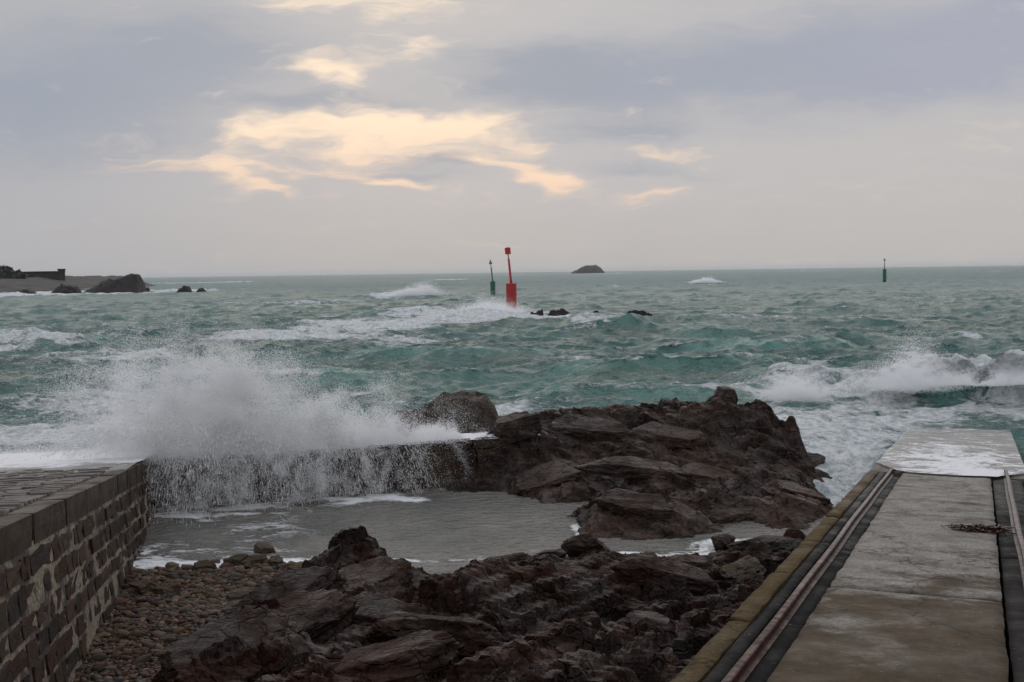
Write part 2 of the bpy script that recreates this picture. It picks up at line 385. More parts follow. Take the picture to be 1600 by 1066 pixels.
b1 = n.noise(n.mapping(p, rot=(0, 0, R(14)), sc=(1.6, 3.2, 1)), 1.0, 6, .62)
b2 = n.noise(p, 7., 4, .6); bf = n.noise(p, 9., 5, .65)
hh = n.math('ADD', n.math('MULTIPLY', b1, .26), n.math('ADD', n.math('MULTIPLY', b2, .035), n.math('MULTIPLY', n.math('MULTIPLY', fm, n.math('ADD', bf, n.noise(p, 2.6, 4, .6))), .16)))
n.put(b, 'Normal', n.bump(hh, 1.0, 1.0)); M_SEA = m

m, n, b = mat('pool_water'); p = pos(n); F = n.attr('foam')
fm = n.mr(foam_mask(n, p, F, 2.2), .0, .30)
colr = n.mix(n.mr(fm, .2, 1.), n.mix(n.mr(n.noise(p, .7, 4), .35, .65), (.125, .127, .117), (.195, .186, .163)), (.84, .85, .87))
n.put(b, 'Base Color', colr); n.put(b, 'Roughness', n.mixf(fm, .10, .7)); b.inputs['IOR'].default_value = 1.33
b1 = n.noise(n.mapping(p, rot=(0, 0, R(-8)), sc=(5, 8, 1)), 1.0, 4, .55); b2 = n.noise(p, 22., 3, .6)
n.put(b, 'Normal', n.bump(n.math('ADD', n.math('MULTIPLY', b1, .11), n.math('ADD', n.math('MULTIPLY', b2, .012), n.math('MULTIPLY', fm, .03))), 1.0, 1.0)); M_POOL = m

m, n, b = mat('wash_film'); p = pos(n); F = n.attr('foam')
q = n.mapping(p, rot=(0, 0, R(-22)), sc=(1.0, .8, 0))
s = n.math('ADD', n.math('MULTIPLY', n.noise(q, 2.2, 6, .68, .8), .8), n.math('MULTIPLY', n.noise(q, 11, 5, .68, .6), .5))
fm = n.mr(n.math('ADD', F, n.math('SUBTRACT', s, .84)), .0, .16)
tr = n.new('ShaderNodeBsdfTransparent'); tr.inputs[0].default_value = (.93, .95, .95, 1)
gl = n.new('ShaderNodeBsdfGlossy'); gl.inputs['Roughness'].default_value = .32; gl.inputs[0].default_value = (.55, .56, .57, 1)
fr = n.new('ShaderNodeFresnel'); fr.inputs['IOR'].default_value = 1.25
n.put(gl, 'Normal', n.bump(s, .9, .08))
ws = n.new('ShaderNodeMixShader'); n.put(ws, 0, fr.outputs[0]); n.l.new(tr.outputs[0], ws.inputs[1]); n.l.new(gl.outputs[0], ws.inputs[2])
b.inputs['Base Color'].default_value = (.78, .79, .81, 1); b.inputs['Roughness'].default_value = .7; n.put(b, 'Normal', n.bump(s, .6, .05))
ms = n.new('ShaderNodeMixShader'); n.put(ms, 0, n.math('MULTIPLY', fm, .92)); n.l.new(ws.outputs[0], ms.inputs[1]); n.l.new(b.outputs[0], ms.inputs[2])
n.l.new(ms.outputs[0], n.n['Material Output'].inputs[0]); M_WASH = m

m, n, b = mat('spray_drops')
b.inputs['Base Color'].default_value = (.96, .965, .97, 1); b.inputs['Roughness'].default_value = .5
b.inputs['Specular IOR Level'].default_value = .2
tl = n.new('ShaderNodeBsdfTranslucent'); tl.inputs[0].default_value = (.96, .965, .975, 1)
ms = n.new('ShaderNodeMixShader'); ms.inputs[0].default_value = .45
n.l.new(b.outputs[0], ms.inputs[1]); n.l.new(tl.outputs[0], ms.inputs[2]); n.l.new(ms.outputs[0], n.n['Material Output'].inputs[0]); M_SPRAY = m

m, n, b = mat('scrub'); p = pos(n)
n.put(b, 'Base Color', n.mix(n.noise(p, 1.5, 4), (.022, .024, .014), (.05, .05, .028))); b.inputs['Roughness'].default_value = .7; M_SCRUB = m
m, n, b = mat('headland_ground'); p = pos(n)
t = n.noise(n.mapping(p, sc=(.25, .25, 1.2)), 1., 6, .65)
n.put(b, 'Base Color', n.mix(n.mr(t, .35, .65), (.022, .019, .017), (.062, .052, .046))); b.inputs['Roughness'].default_value = .8
n.put(b, 'Normal', n.bump(t, .8, .5)); M_HEAD = m
m, n, b = mat('seaweed'); p = pos(n)
n.put(b, 'Base Color', n.mix(n.noise(p, 25, 3), (.022, .007, .006), (.07, .022, .012))); b.inputs['Roughness'].default_value = .3; M_WEED = m

# ------------------------------------------------------------------ slip frame (tilted 4.1 deg seaward)
SC = Vector((0, 0, 3.4)); SD = Vector((.3800525, .92218262, -.07168902)); SR = Vector((.92456149, -.38103289, 0)); SN = Vector((.02731587, .0662809, .99742703))
def slip(s, l, h=0.0): return SC + SD * s + SR * l + SN * (h - 1.6)
SLIP_L, SLIP_R = -1.37, .66
def slip_sl(x, y):     # inverse on the surface (array)
    # solve horizontal position for s,l
    A = np.array([[SD.x, SR.x], [SD.y, SR.y]]); Ai = np.linalg.inv(A)
    ox, oy = -SN.x * 1.6, -SN.y * 1.6
    return Ai[0, 0] * (x - ox) + Ai[0, 1] * (y - oy), Ai[1, 0] * (x - ox) + Ai[1, 1] * (y - oy)

# ramp (cobbled quay) frame
QO = Vector((-3.38, 7.4, 1.775)); QE = Vector((-1.88, 8.8, -1.0)).normalized(); QH = Vector((-1.88, 8.8, 0)).normalized()
QL = Vector((-QH.y, QH.x, 0))                     # towards the left
QN = (-QE.cross(QL)).normalized()
if QN.z < 0: QN = -QN
def quay(s, l, h=0.0): return QO + QE * s + QL * l + QN * h
CORNER = quay(9.02, 0)
PW0 = np.array([CORNER.x + .05, CORNER.y + .12]); PW1 = np.array([.25, 18.5])    # pool wall face line
def poolwall_y(x): return PW0[1] + (PW1[1] - PW0[1]) * (x - PW0[0]) / (PW1[0] - PW0[0])

# ------------------------------------------------------------------ the sea
def ocean(N, L, ang, wl, rms, seed, lam, spread=2.0):
    r = np.random.default_rng(seed); k1 = 2 * np.pi * np.fft.fftfreq(N, L / N); kx, ky = np.meshgrid(k1, k1, indexing='ij')
    k = np.hypot(kx, ky); k[0, 0] = 1e-6; kp = 2 * np.pi / wl
    c = (kx * math.cos(ang) + ky * math.sin(ang)) / k
    P = np.exp(-1.25 * (kp / k) ** 2) / k ** 3.6 * (np.abs(c) ** (2 * spread) * np.where(c > 0, 1, .12) + .04); P[0, 0] = 0
    P *= np.exp(-(k * L / N * .8) ** 2)
    Hk = (r.normal(size=(N, N)) + 1j * r.normal(size=(N, N))) * np.sqrt(P)
    h = np.fft.ifft2(Hk); sc = rms / h.real.std(); Hk *= sc; h = np.fft.ifft2(Hk).real
    Dx = np.fft.ifft2(1j * kx / k * Hk).real; Dy = np.fft.ifft2(1j * ky / k * Hk).real
    Jxx = 1 - lam * np.fft.ifft2(-kx * kx / k * Hk).real * -1; Jyy = 1 - lam * np.fft.ifft2(-ky * ky / k * Hk).real * -1
    Jxy = lam * np.fft.ifft2(kx * ky / k * Hk).real
    J = Jxx * Jyy - Jxy ** 2
    return dict(N=N, L=L, h=h, dx=-lam * Dx * -1, dy=-lam * Dy * -1, J=J)
def samp(o, key, x, y):
    N, L = o['N'], o['L']; a = (x / L * N) % N; b_ = (y / L * N) % N
    i, j = np.floor(a).astype(int), np.floor(b_).astype(int); u, v = a - i, b_ - j; i %= N; j %= N; i1, j1 = (i + 1) % N, (j + 1) % N; f = o[key]
    return f[i, j] * (1-u)*(1-v) + f[i1, j]*u*(1-v) + f[i, j1]*(1-u)*v + f[i1, j1]*u*v
WA = R(-70)
O1 = ocean(512, 613., WA, 45., .11, 1, 1.0); O2 = ocean(512, 127., R(-62), 7.5, .105, 2, 1.3); O3 = ocean(512, 37., R(-78), 2.0, .040, 5, 1.3, 1.0); O4 = ocean(256, 9.7, R(-60), .7, .011, 8, 1.2, .8)
FOAM = [(-12.6,64.0,4.2,5.40,1.15,0.15),(-9.0,72.9,5.0,7.83,1.25,0.25),(-3.3,84.0,5.06,10.64,1.4,0.55),(-6.9,61.1,3.77,3.09,0.60,0.00),(3.2,80.8,3.58,8.60,1.00,0.10),(8.9,79.2,4.43,5.17,0.70,0.00),
 (-15.6,165.,4.79,9.06,1.20,0.50),(-26.4,134.7,8.30,6.96,0.90,0.30),(-19.6,146.1,4.90,7.52,0.80,0.30),(44.9,265,3.9,9.91,1.6,0.95),(-99,255,24.88,26.,1.20,0.20),(-93,226,24,9,1.3,.25),(-75,262,14,12,1.2,.3),(-26.6,62.2,3.76,9.40,0.75,0.30),
 (-165,590,37.84,60.17,0.80,0.00),(-145,602.8,9.39,40.,1.00,0.30),(105.0,1400.,60,150,0.80,0.00),(9.1,30.5,2.3,4.55,0.85,0.00),(9.6,25.6,1.5,1.6,1.0,0.),(8.2,26.5,1.2,2.,.95,0.),(7.1,23.2,1.25,5.15,1.20,0.00),(11.3,29.4,2.10,4.24,0.90,0.00),
 (5.9,32.9,2.76,2.88,0.45,0.00),(2.4,42.8,2.88,2.44,0.40,0.00),(-10.0,23.8,2.26,2.07,1.10,0.00),(-9.4,30.2,3.59,5.86,0.60,0.00),(23.1,55.4,0.56,1.04,1.00,0.20),(-1.6,27.9,1.86,3.22,0.60,0.00),
 (-17.7,48.2,4.31,3.84,0.55,0.00),(14.6,42.5,0.95,3.17,0.60,0.00),(10.0,37.7,0.84,3.28,0.6,0.00),(5.4,68.3,1.72,3.62,0.50,0.60),(16.2,75.5,3.82,2.83,0.50,0.00),(-30.5,550.2,14.17,40.73,0.90,0.20),
 (1.0,1261.2,40.86,251.76,0.60,0.00),(311.4,1228.4,52.34,282.68,0.60,0.00),(279.4,653.4,21.57,96.43,0.60,0.00),(77.8,232.1,2.34,8.18,0.70,0.00),(21.3,242.6,1.90,9.31,0.90,0.20),(20.5,52.8,0.89,1.16,0.50,0.00),
 (5.3,17.2,.8,2.6,1.2,0.),(4.7,15.3,.6,1.6,1.1,0.),(6.1,20.4,1.2,2.5,1.1,0.),(11.6,26.5,1.8,2.0,1.1,0.),(10.2,27.3,2.4,1.2,1.1,0.),(11.9,25.3,1.5,1.1,1.1,0.),(10.4,25.6,1.3,.9,1.1,0.)]
def ridge(x, y, x0, y0, x1, y1, wf, wb):
    """distance profile of a wave crest between two points: 0..1, front towards the camera"""
    ex, ey = x1 - x0, y1 - y0; L = math.hypot(ex, ey); ex /= L; ey /= L
    t = (x - x0) * ex + (y - y0) * ey; d = (x - x0) * -ey + (y - y0) * ex
    end = sstep(-.18 * L, .15 * L, t) * (1 - sstep(.85 * L, 1.18 * L, t))
    return end * np.where(d < 0, np.exp(-(d / wf) ** 2), np.exp(-(d / wb) ** 2)), d, t / L
def sea_at(X, Y):
    near = .30 + .70 * sstep(17, 48, np.hypot(X, Y)); small = .55 + .45 * sstep(15, 30, Y)
    s_, l_ = slip_sl(X, Y); over = (1 - sstep(.2, 2.0, np.maximum(np.maximum(SLIP_L - l_, l_ - SLIP_R), 0))) * (1 - sstep(26, 31, s_))
    near = near * (1 - .8 * over)
    h = near * (samp(O1, 'h', X, Y) + samp(O2, 'h', X, Y)) + small * samp(O3, 'h', X, Y) + (1 - sstep(40, 90, Y)) * samp(O4, 'h', X, Y)
    dX = near * samp(O2, 'dx', X, Y) + small * samp(O3, 'dx', X, Y); dY = near * samp(O2, 'dy', X, Y) + small * samp(O3, 'dy', X, Y)
    h = h - over * (.24 - .30 * fbm(X * 1.1, Y * 1.1, 4.1, 3)) * (1 - sstep(22.0, 26.5, s_))
    J = samp(O2, 'J', X, Y); J3 = samp(O3, 'J', X, Y)
    F = .66 * sstep(.60, .20, J) + .16 * sstep(.75, .3, J3)
    F = F + .12 * sstep(.9, .4, J)
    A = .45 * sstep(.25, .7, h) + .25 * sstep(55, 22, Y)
    wx = X + 1.6 * fbm(X * .22, Y * .1, 2.2, 4) * np.clip(Y / 40, .4, 6); wy = Y + 3.0 * fbm(X * .17, Y * .08, 7.7, 4) * np.clip(Y / 40, .4, 6)
    Fm = np.zeros_like(X)
    for cx, cy, ra, rb, st, bp in FOAM:
        g = np.exp(-(((wx - cx) / ra) ** 2 + ((wy - cy) / rb) ** 2) * .9)
        Fm = np.maximum(Fm, st * g); A = A + .45 * st * g
        if bp: h = h + bp * np.exp(-(((X - cx) / (ra * 1.1)) ** 2 + ((wy - cy) / (rb * .5)) ** 2))
    F = F + .78 * Fm + (.22 + .16 * fbm(X * .12, Y * .12, 6.6, 3)) * sstep(130, 45, Y)
    n1 = fbm(X * .8, Y * .8, 5.5, 4)
    # breaker beyond the foot of the slip
    r, d, t = ridge(X + .4 * n1, Y + .5 * fbm(X * .5, Y * .3, 1.1, 3), 8.2, 29.2, 17.5, 25.8, .75, 2.2)
    amp = (.6 + .62 * sstep(.02, .3, t)) * (1 + .25 * n1)
    h = h * (1 - .6 * r) + amp * r; dY = dY - .75 * r ** 3 * amp; dX = dX - .2 * r ** 3 * amp
    cr = sstep(.55, .95, r); h = h + .16 * cr * fbm(X * 2.6, Y * 2.6, 8.8, 4)
    hole = np.exp(-((t - .31) / .10) ** 4) * sstep(-1.5, -.9, d) * sstep(.0, -.18, d)
    face = sstep(.15, .5, r) * (d < .1) * (1 - cr) * sstep(.12, .3, t) * sstep(.95, .7, t)
    F = F + 1.0 * cr + .5 * sstep(.1, .5, r) * (d < .2); F = F * (1 - .72 * face) * (1 - .62 * hole * (1 - .5 * cr)); A = A + 1.4 * r
    # rolling teal humps
    wob = .8 * fbm(X * .3, Y * .2, 3.1, 3)
    for x0, y0, x1, y1, wf, wb, am, fo in ((3.2, 68, 7.4, 66.5, 1.6, 3.5, .62, .25), (-33, 60, -20, 55, 1.8, 4., .7, .5), (2.0, 37, 9, 39, 1.2, 3, .45, .25), (-6, 45, 1, 44, 1.3, 3, .38, .2),
                                           (8, 49, 15, 50, 1.2, 3, .45, .1), (-14, 92, -6, 90, 2, 4, .5, .3), (-12, 36, -5, 35, 1.3, 3, .4, .3), (9, 60, 13, 61, 1.3, 3, .4, .1), (7.2, 33.5, 11, 33, .8, 2, .5, .6), (.8, 29, 6, 30, .9, 2.2, .32, .2)):
        r, d, t = ridge(X, Y + wob, x0, y0, x1, y1, wf, wb)
        h = h + am * r; dY = dY - .5 * am * r ** 3; A = A + .8 * r; F = F + fo * sstep(.8, 1., r) * (1 + n1)
    F = np.clip(F, 0, 2); return h, dX, dY, .76 * np.tanh(F / .76), np.clip(A, 0, 1)
NR, NCc = 1050, 640
u = np.linspace(0, 1, NR); r0, r1 = 12.5, 9000.
pw = -.55; rr = (r0 ** pw + (r1 ** pw - r0 ** pw) * u) ** (1 / pw)
th = np.linspace(R(-36), R(36), NCc)
RRg, TH = np.meshgrid(rr, th, indexing='ij'); X = RRg * np.sin(TH); Y = RRg * np.cos(TH)
h, dX, dY, Fo, Ae = sea_at(X, Y)
fade = 1 - sstep(1500, 5000, RRg)
V3 = np.stack([X + dX, Y + dY, h * (.25 + .75 * fade)], -1).reshape(-1, 3)
fc = gridfaces(NR, NCc)
cx = X.reshape(-1)[fc].mean(1); cy = Y.reshape(-1)[fc].mean(1)
s_, l_ = slip_sl(cx, cy)
keep = ~((cx > -5.6) & (cx < .3) & (cy < poolwall_y(cx) + .25)) & ~((cx >= .3) & (cx < 3.6) & (cy < 19.0)) & ~((cx >= 3.6) & (cx < 4.2) & (cy < 14.6)) & ~((l_ > SLIP_L + .3) & (l_ < SLIP_R - .3) & (s_ < 18)) & ~((cx > -5.6) & (cx < 3.) & (cy < 16))
keep &= ~((cx <= -5.6) & (cx > -9) & (cy < 15.5))
fc = fc[keep]
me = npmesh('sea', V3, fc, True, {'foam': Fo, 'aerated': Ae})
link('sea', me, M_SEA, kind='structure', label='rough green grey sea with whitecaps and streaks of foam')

# ------------------------------------------------------------------ tidal pool water
xs = np.linspace(-5.6, 4.3, 300); ys = np.linspace(12.0, 18.9, 220); X, Y = np.meshgrid(xs, ys, indexing='ij')
z = .012 * fbm(X * 1.6, Y * 2.4, 1.3, 4) + .008 * fbm(X * 5, Y * 6, 4.3, 3)
nz = fbm(X * 1.1, Y * 1.6, 3.9, 4)
F = (.62 + .8 * nz) * np.exp(-((Y - poolwall_y(X) + .25 + .4 * nz) / .55) ** 2) * sstep(-.2, -1.8, X) + .42 * np.exp(-(((X + 4.5) / .5) ** 2 + ((Y - 13.6) / 1.1) ** 2))
F += .38 * np.exp(-((Y - 13.4 - .4 * nz) / .5) ** 2) * sstep(-1.2, -2., X) + .50 * np.exp(-(((X + 3.2) / 1.2) ** 2 + ((Y - 14.8) / 1.4) ** 2)) + .15
F += .9 * np.exp(-(((X - 2.65) / .55) ** 2 + ((Y - 14.05) / .22) ** 2)) + .9 * np.exp(-(((X - 1.35) / .5) ** 2 + ((Y - 13.5) / .15) ** 2)) + .75 * np.exp(-(((X - 2.3) / .3) ** 2 + ((Y - 13.6) / .25) ** 2))
F += .8 * np.exp(-(((X - .75 + .1 * (Y - 15.6)) / .12) ** 2 + ((Y - 14.6) / .9) ** 2)) + .6 * np.exp(-((Y - 13.3) / .14) ** 2) + .5 * np.exp(-(((X - 1.1) / .2) ** 2 + ((Y - 16.6) / .1) ** 2))
V3 = np.stack([X, Y, z], -1).reshape(-1, 3); fc = gridfaces(300, 220); cx = V3[fc, 0].mean(1); cy = V3[fc, 1].mean(1)
keep = (cy < np.maximum(poolwall_y(cx) + .15, 0)) | (cx > .2)
link('pool_water', npmesh('pool_water', V3, fc[keep][:, ::-1], True, {'foam': np.clip(.55 * F, 0, .62)}), M_POOL, kind='structure', label='dull grey rippled water of the tidal pool')

# ------------------------------------------------------------------ rocks
def rbf(pts, X, Y, extra=()):
    P = np.array(list(pts) + list(extra)); d = np.hypot(P[:, None, 0] - P[None, :, 0], P[:, None, 1] - P[None, :, 1])
    K = np.sqrt(d * d + .02); m0 = P[:, 2].mean(); wts = np.linalg.solve(K + 1e-3 * np.eye(len(P)), P[:, 2] - m0)
    out = np.full(X.shape, m0)
    for q, a in zip(P, wts): out += a * np.sqrt((X - q[0]) ** 2 + (Y - q[1]) ** 2 + .02)
    return out
def rock_detail(X, Y, seed, ang, k=1.0, sizes=((1.1, .20), (.45, .12), (.17, .055)), aniso=1.7):
    wx = X + .18 * fbm(X * 1.3, Y * 1.3, seed * 1.7, 4); wy = Y + .18 * fbm(X * 1.3, Y * 1.3, seed * 1.7 + 5, 4)
    o = 0
    for i, (sz, am) in enumerate(sizes):
        hgt, e = cellplane(wx, wy, sz, seed * 11 + i * 7, aniso, ang + i * .3, .95)
        o = o + am * (hgt - .35 * np.exp(-e / .06))
    o = o + .05 * fbm(X * 3.2, Y * 3.2, seed + .5, 5) + .012 * fbm(X * 16, Y * 16, seed + .1, 3)
    return o * k
def terrace(X, Y, z, sx, sy, step, k):
    t = (z + sx * X + sy * Y + .05 * fbm(X * 1.2, Y * 1.2, 9.3, 3)) / step; f = t - np.floor(t)
    return z + k * step * (sstep(.55, 1.0, f) - f)
def heightrock(name, xs, ys, zf, material, label, floor=-.5, **kw):
    X, Y = np.meshgrid(xs, ys, indexing='ij'); z = zf(X, Y)
    jx = .035 * fbm(X * 5, Y * 5, 2.2, 3); jy = .035 * fbm(X * 5, Y * 5, 8.2, 3)
    V3 = np.stack([X + jx, Y + jy, z], -1).reshape(-1, 3); fc = gridfaces(len(xs), len(ys))
    fz = V3[fc, 2].max(1); fc = fc[fz > floor]
    used = np.unique(fc); mp = np.full(len(V3), -1); mp[used] = np.arange(len(used))
    me = npmesh(name, V3[used], mp[fc][:, ::-1], False)
    o = link(name, me, material, label=label, cat='rock', **kw); return o
MID = [(-0.18,18.40,0.91),(-0.02,18.80,1.03),(0.31,19.20,0.96),(0.63,19.80,1.08),(1.00,20.00,1.11),(1.70,20.20,1.06),(2.28,20.30,1.04),(2.87,20.40,1.06),(3.33,20.40,1.0),(3.50,20.20,0.86),(3.72,19.90,1.18),(3.93,19.80,0.99),(4.13,19.70,1.09),(4.47,19.60,0.98),(4.59,19.40,0.80),(4.77,19.30,0.99),(4.75,18.95,.55),(4.8,18.5,.26),
 (-0.12,18.10,0.69),(-0.43,17.90,0.42),(0.62,18.80,0.79),(1.73,19.30,0.74),(2.85,19.50,0.80),(3.69,19.30,0.79),(4.19,18.60,0.55),(0.68,17.90,0.42),(1.62,18.10,0.53),(2.86,18.20,0.48),(3.67,17.60,0.30),(4.37,17.60,0.27),(0.26,17.20,0.10),(0.92,16.85,0.24),(1.83,16.40,0.49),(2.33,16.00,0.46),(2.79,15.50,0.38),(1.19,15.30,0.25),(1.69,15.10,0.28),(2.17,14.90,0.22),(2.56,14.70,0.12),(1.06,14.80,0.14),(3.55,16.60,0.40),(4.02,16.20,0.22),(4.14,15.60,0.18),(3.12,15.40,0.17),(3.40,15.10,0.08),(3.81,15.00,0.06),
 (-1.02,17.45,-.05),(-0.13,17.29,-.05),(0.43,16.39,-.06),(0.91,16.48,-.04),(1.24,16.46,0.00),(0.86,14.91,-.05),(0.52,13.97,-.08),(0.90,13.63,-.08),(1.48,13.98,-.10),(2.03,13.95,-.10),(2.58,14.33,-.08),(2.97,14.24,-.1),(3.36,13.87,-.1),(4.05,15.10,-.05),(4.65,16.80,-.08),(4.9,18.7,-.08),(4.9,17.8,-.2),(5.05,19.5,-.1),(5.14,20.49,0.10),(5.6,20.9,0.02),
 (1.3,17.25,.10),(2.2,16.95,.16),(3.0,16.7,.10),(2.95,15.95,.05),(2.95,15.2,-.04),(3.3,18.6,.42),(2.2,18.9,.72),(1.2,18.5,.50),
 (6.3,21.3,-.5),(5.6,18.5,-.5),(5.2,16.5,-.6),(4.7,14.8,-.5),(-2.2,17.6,-.8),(-1,20.8,-.6),(.5,22,-.7),(2,22.6,-.7),(4,22.2,-.6),(5.6,22.2,-.6),(0,15.5,-.5),(0,14,-.5),(.3,12.9,-.5),(2,13.2,-.5),(3.4,12.9,-.3)]
def z_mid(X, Y):
    b_ = rbf(MID, X, Y); a = np.clip((b_ + .35) * 1.1, .25, 1.0)
    z = b_ + rock_detail(X, Y, 3, R(-28), 1.0, ((1.2, .21), (.5, .14), (.2, .06), (.085, .022)), 2.1) * a
    return terrace(X, Y, terrace(X, Y, z, .30, -.12, .15, .45), .42, -.2, .055, .5)
heightrock('rock_outcrop', np.arange(-2.2, 6.4, .026), np.arange(12.9, 22.7, .034), z_mid, M_ROCK_MID,
           'long dark jagged rock outcrop in the middle, between tidal pool and open sea', floor=-.45)
FG = [(-1.80,12.20,0.60),(-1.98,12.25,.50),(-1.66,12.0,.50),(-1.6,11.8,.42),(-2.05,12.00,0.45),(-1.43,12.30,0.36),(-1.57,12.30,0.48),(-2.21,11.60,0.38),(-1.16,12.40,0.20),(-2.31,10.80,0.35),(-1.85,11.40,0.31),(-1.49,10.60,0.40),(-2.39,9.80,0.41),(-1.90,9.90,0.42),(-2.40,9.00,0.48),(-1.91,9.10,0.49),(-1.42,9.30,0.47),(-1.06,10.00,0.42),(-2.41,8.30,0.54),(-1.87,8.00,0.59),(-1.33,8.10,0.57),(-0.82,8.60,0.48),(-0.59,9.80,0.42),(-0.28,10.90,0.33),(-0.73,12.20,0.18),(-0.03,12.20,0.21),(0.32,12.50,0.19),(1.10,12.40,0.17),(1.66,12.40,0.17),(2.12,12.60,0.17),(2.40,12.20,0.17),(0.57,10.50,0.37),(1.19,10.70,0.36),(1.63,10.40,0.32),(1.93,10.40,0.30),(-0.03,9.00,0.49),(0.47,8.70,0.53),(0.77,8.80,0.50),(1.15,9.40,0.42),(1.38,9.50,0.38),(1.46,8.70,0.50),(-0.28,7.30,0.72),(0.22,7.30,0.72),(0.68,7.80,0.62),(0.86,7.40,0.70),(-1.32,7.50,0.66),(-0.71,7.40,0.69),
 (-2.87,9.07,0.05),(-2.80,9.65,0.02),(-2.74,10.50,0.0),(-2.66,11.50,-.02),(-2.55,12.4,-.06),(-2.35,12.9,-.1),(-1.90,13.4,-.12),(-1.25,13.2,-.1),(-0.79,13.17,-.1),(-0.34,13.09,-.1),(-0.04,13.4,-.1),(0.52,13.7,-.1),(1.14,13.6,-.1),(1.68,13.5,-.1),(2.33,13.7,-.1),
 (-2.9,8.0,.08),(-2.7,7.2,.2),(-2.4,6.4,.45),(-1.5,6.2,.75),(0,6.0,.85),(.6,6.4,.85),(-2,4.8,.7),(0,4.5,.95),(-3.4,9,-.4),(-3.4,11,-.4),(-3.2,13,-.5),(-1.5,14.2,-.5),(.3,14.5,-.45),(2,14.4,-.4),(3,13.6,.05),(3.4,13,.05),(-3.3,6.6,-.2),(2.6,11.4,.25),(2.9,12.4,.12)]
def z_fg(X, Y):
    b_ = rbf(FG, X, Y); a = np.clip((b_ + .3) * 1.2, .25, 1.0)
    left = sstep(.2, -1.2, X)
    z = b_ + .04 * a + a * (rock_detail(X, Y, 8, R(38), 1.0, ((1.25, .26), (.5, .19), (.2, .075), (.075, .02)), 1.6) * (1 - .25 * left))
    return terrace(X, Y, terrace(X, Y, z, -.30, .22, .16, .55), .4, .3, .06, .45)
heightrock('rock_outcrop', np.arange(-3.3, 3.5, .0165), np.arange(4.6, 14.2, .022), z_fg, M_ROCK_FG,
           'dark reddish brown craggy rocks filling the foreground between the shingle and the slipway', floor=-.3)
def rock_slabs(parent, spots, zfun, material, seed0, nm='rock_slab'):
    for k, (x, y, L_, W_, T_, rz, tx, ty) in enumerate(spots):
        r = np.random.default_rng(seed0 + k); nrm = r.normal(size=(9, 3)); nrm /= np.linalg.norm(nrm, axis=1)[:, None]; nrm = np.vstack([nrm, [[0, 0, 1], [0, 0, -1], [.9, .3, .1], [-.9, .2, .3], [.2, .95, .2], [.1, -.95, .2]]])
        dd = np.concatenate([r.uniform(.62, .85, 9), [.45, .5], r.uniform(.5, .75, 4)]); dt = _iv @ nrm.T
        t = np.minimum(np.min(np.where(dt > 1e-3, dd / np.maximum(dt, 1e-3), 9), axis=1), 1.); v = _iv * t[:, None]
        v = v * (1 + .10 * fbm(v[:, 0] * 3 + seed0 + k, v[:, 1] * 3, v[:, 2] * 3, 5, 2.1, .6)[:, None])
        me = npmesh(nm, v * np.array([L_, W_, T_]) * .75, _if, False); o = link(nm, me, material, parent=parent)
        z = float(zfun(np.array([[x]]), np.array([[y]]))[0, 0]); o.location = (x, y, z + .02 * T_); o.rotation_euler = (tx, ty, rz)
_ico = bmesh.new(); bmesh.ops.create_icosphere(_ico, subdivisions=5, radius=1); _iv = np.array([v.co[:] for v in _ico.verts]); _if = np.array([[v.index for v in f.verts] for f in _ico.faces]); _ico.free()
fgo = bpy.data.objects['rock_outcrop.001']; mio = bpy.data.objects['rock_outcrop']
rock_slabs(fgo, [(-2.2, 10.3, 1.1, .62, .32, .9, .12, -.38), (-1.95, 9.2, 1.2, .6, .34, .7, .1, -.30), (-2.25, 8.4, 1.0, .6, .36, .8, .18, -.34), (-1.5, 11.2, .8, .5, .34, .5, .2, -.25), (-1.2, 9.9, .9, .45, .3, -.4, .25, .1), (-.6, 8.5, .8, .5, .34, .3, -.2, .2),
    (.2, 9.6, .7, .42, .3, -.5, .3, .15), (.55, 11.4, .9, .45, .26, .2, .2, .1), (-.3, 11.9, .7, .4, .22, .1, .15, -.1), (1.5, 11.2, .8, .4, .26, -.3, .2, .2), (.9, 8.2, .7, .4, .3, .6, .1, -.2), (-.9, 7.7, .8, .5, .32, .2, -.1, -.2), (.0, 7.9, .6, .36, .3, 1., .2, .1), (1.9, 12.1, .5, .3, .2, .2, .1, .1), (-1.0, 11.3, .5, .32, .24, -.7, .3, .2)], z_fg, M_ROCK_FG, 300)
rock_slabs(mio, [(1.85, 16.3, 1.5, .5, .26, -.22, .16, .12), (.5, 17.5, 1.0, .6, .4, .35, .3, -.2), (1.35, 19.2, 1.4, .7, .4, -.2, .3, .1), (2.6, 18.9, 1.2, .6, .36, -.3, .28, .15), (3.72, 19.85, .34, .32, .36, .4, .1, .1), (3.1, 17.5, .9, .5, .3, -.2, .3, .2), (4.0, 16.0, .8, .5, .3, .3, .2, .3), (1.6, 14.9, .9, .5, .3, -.1, .3, .1), (.05, 18.5, .6, .5, .5, .2, .1, -.2), (2.9, 15.3, .7, .4, .26, .3, .25, .1)], z_mid, M_ROCK_MID, 340)
BK = [(-3.5,22,.22),(-3.2,22,.40),(-2.76,22,.58),(-2.01,22,.66),(-1.55,22,.84),(-1.38,22,.99),(-.95,22,1.01),(-.51,22,.98),(-.37,22,.75),(-.2,22,.3)]
def z_bk(X, Y):
    bx = np.array([q[0] for q in BK]); bz = np.array([q[2] for q in BK]); t = np.interp(X, bx, bz, left=-.4, right=-.5)
    prof = np.clip(1 - ((Y - 22) / 1.25) ** 4, -1, 1)
    return -.6 + (t + .6) * prof + rock_detail(X, Y, 5, .2, .7, ((.9, .12), (.4, .1), (.15, .05)), 1.5) * np.clip(prof, 0, 1)
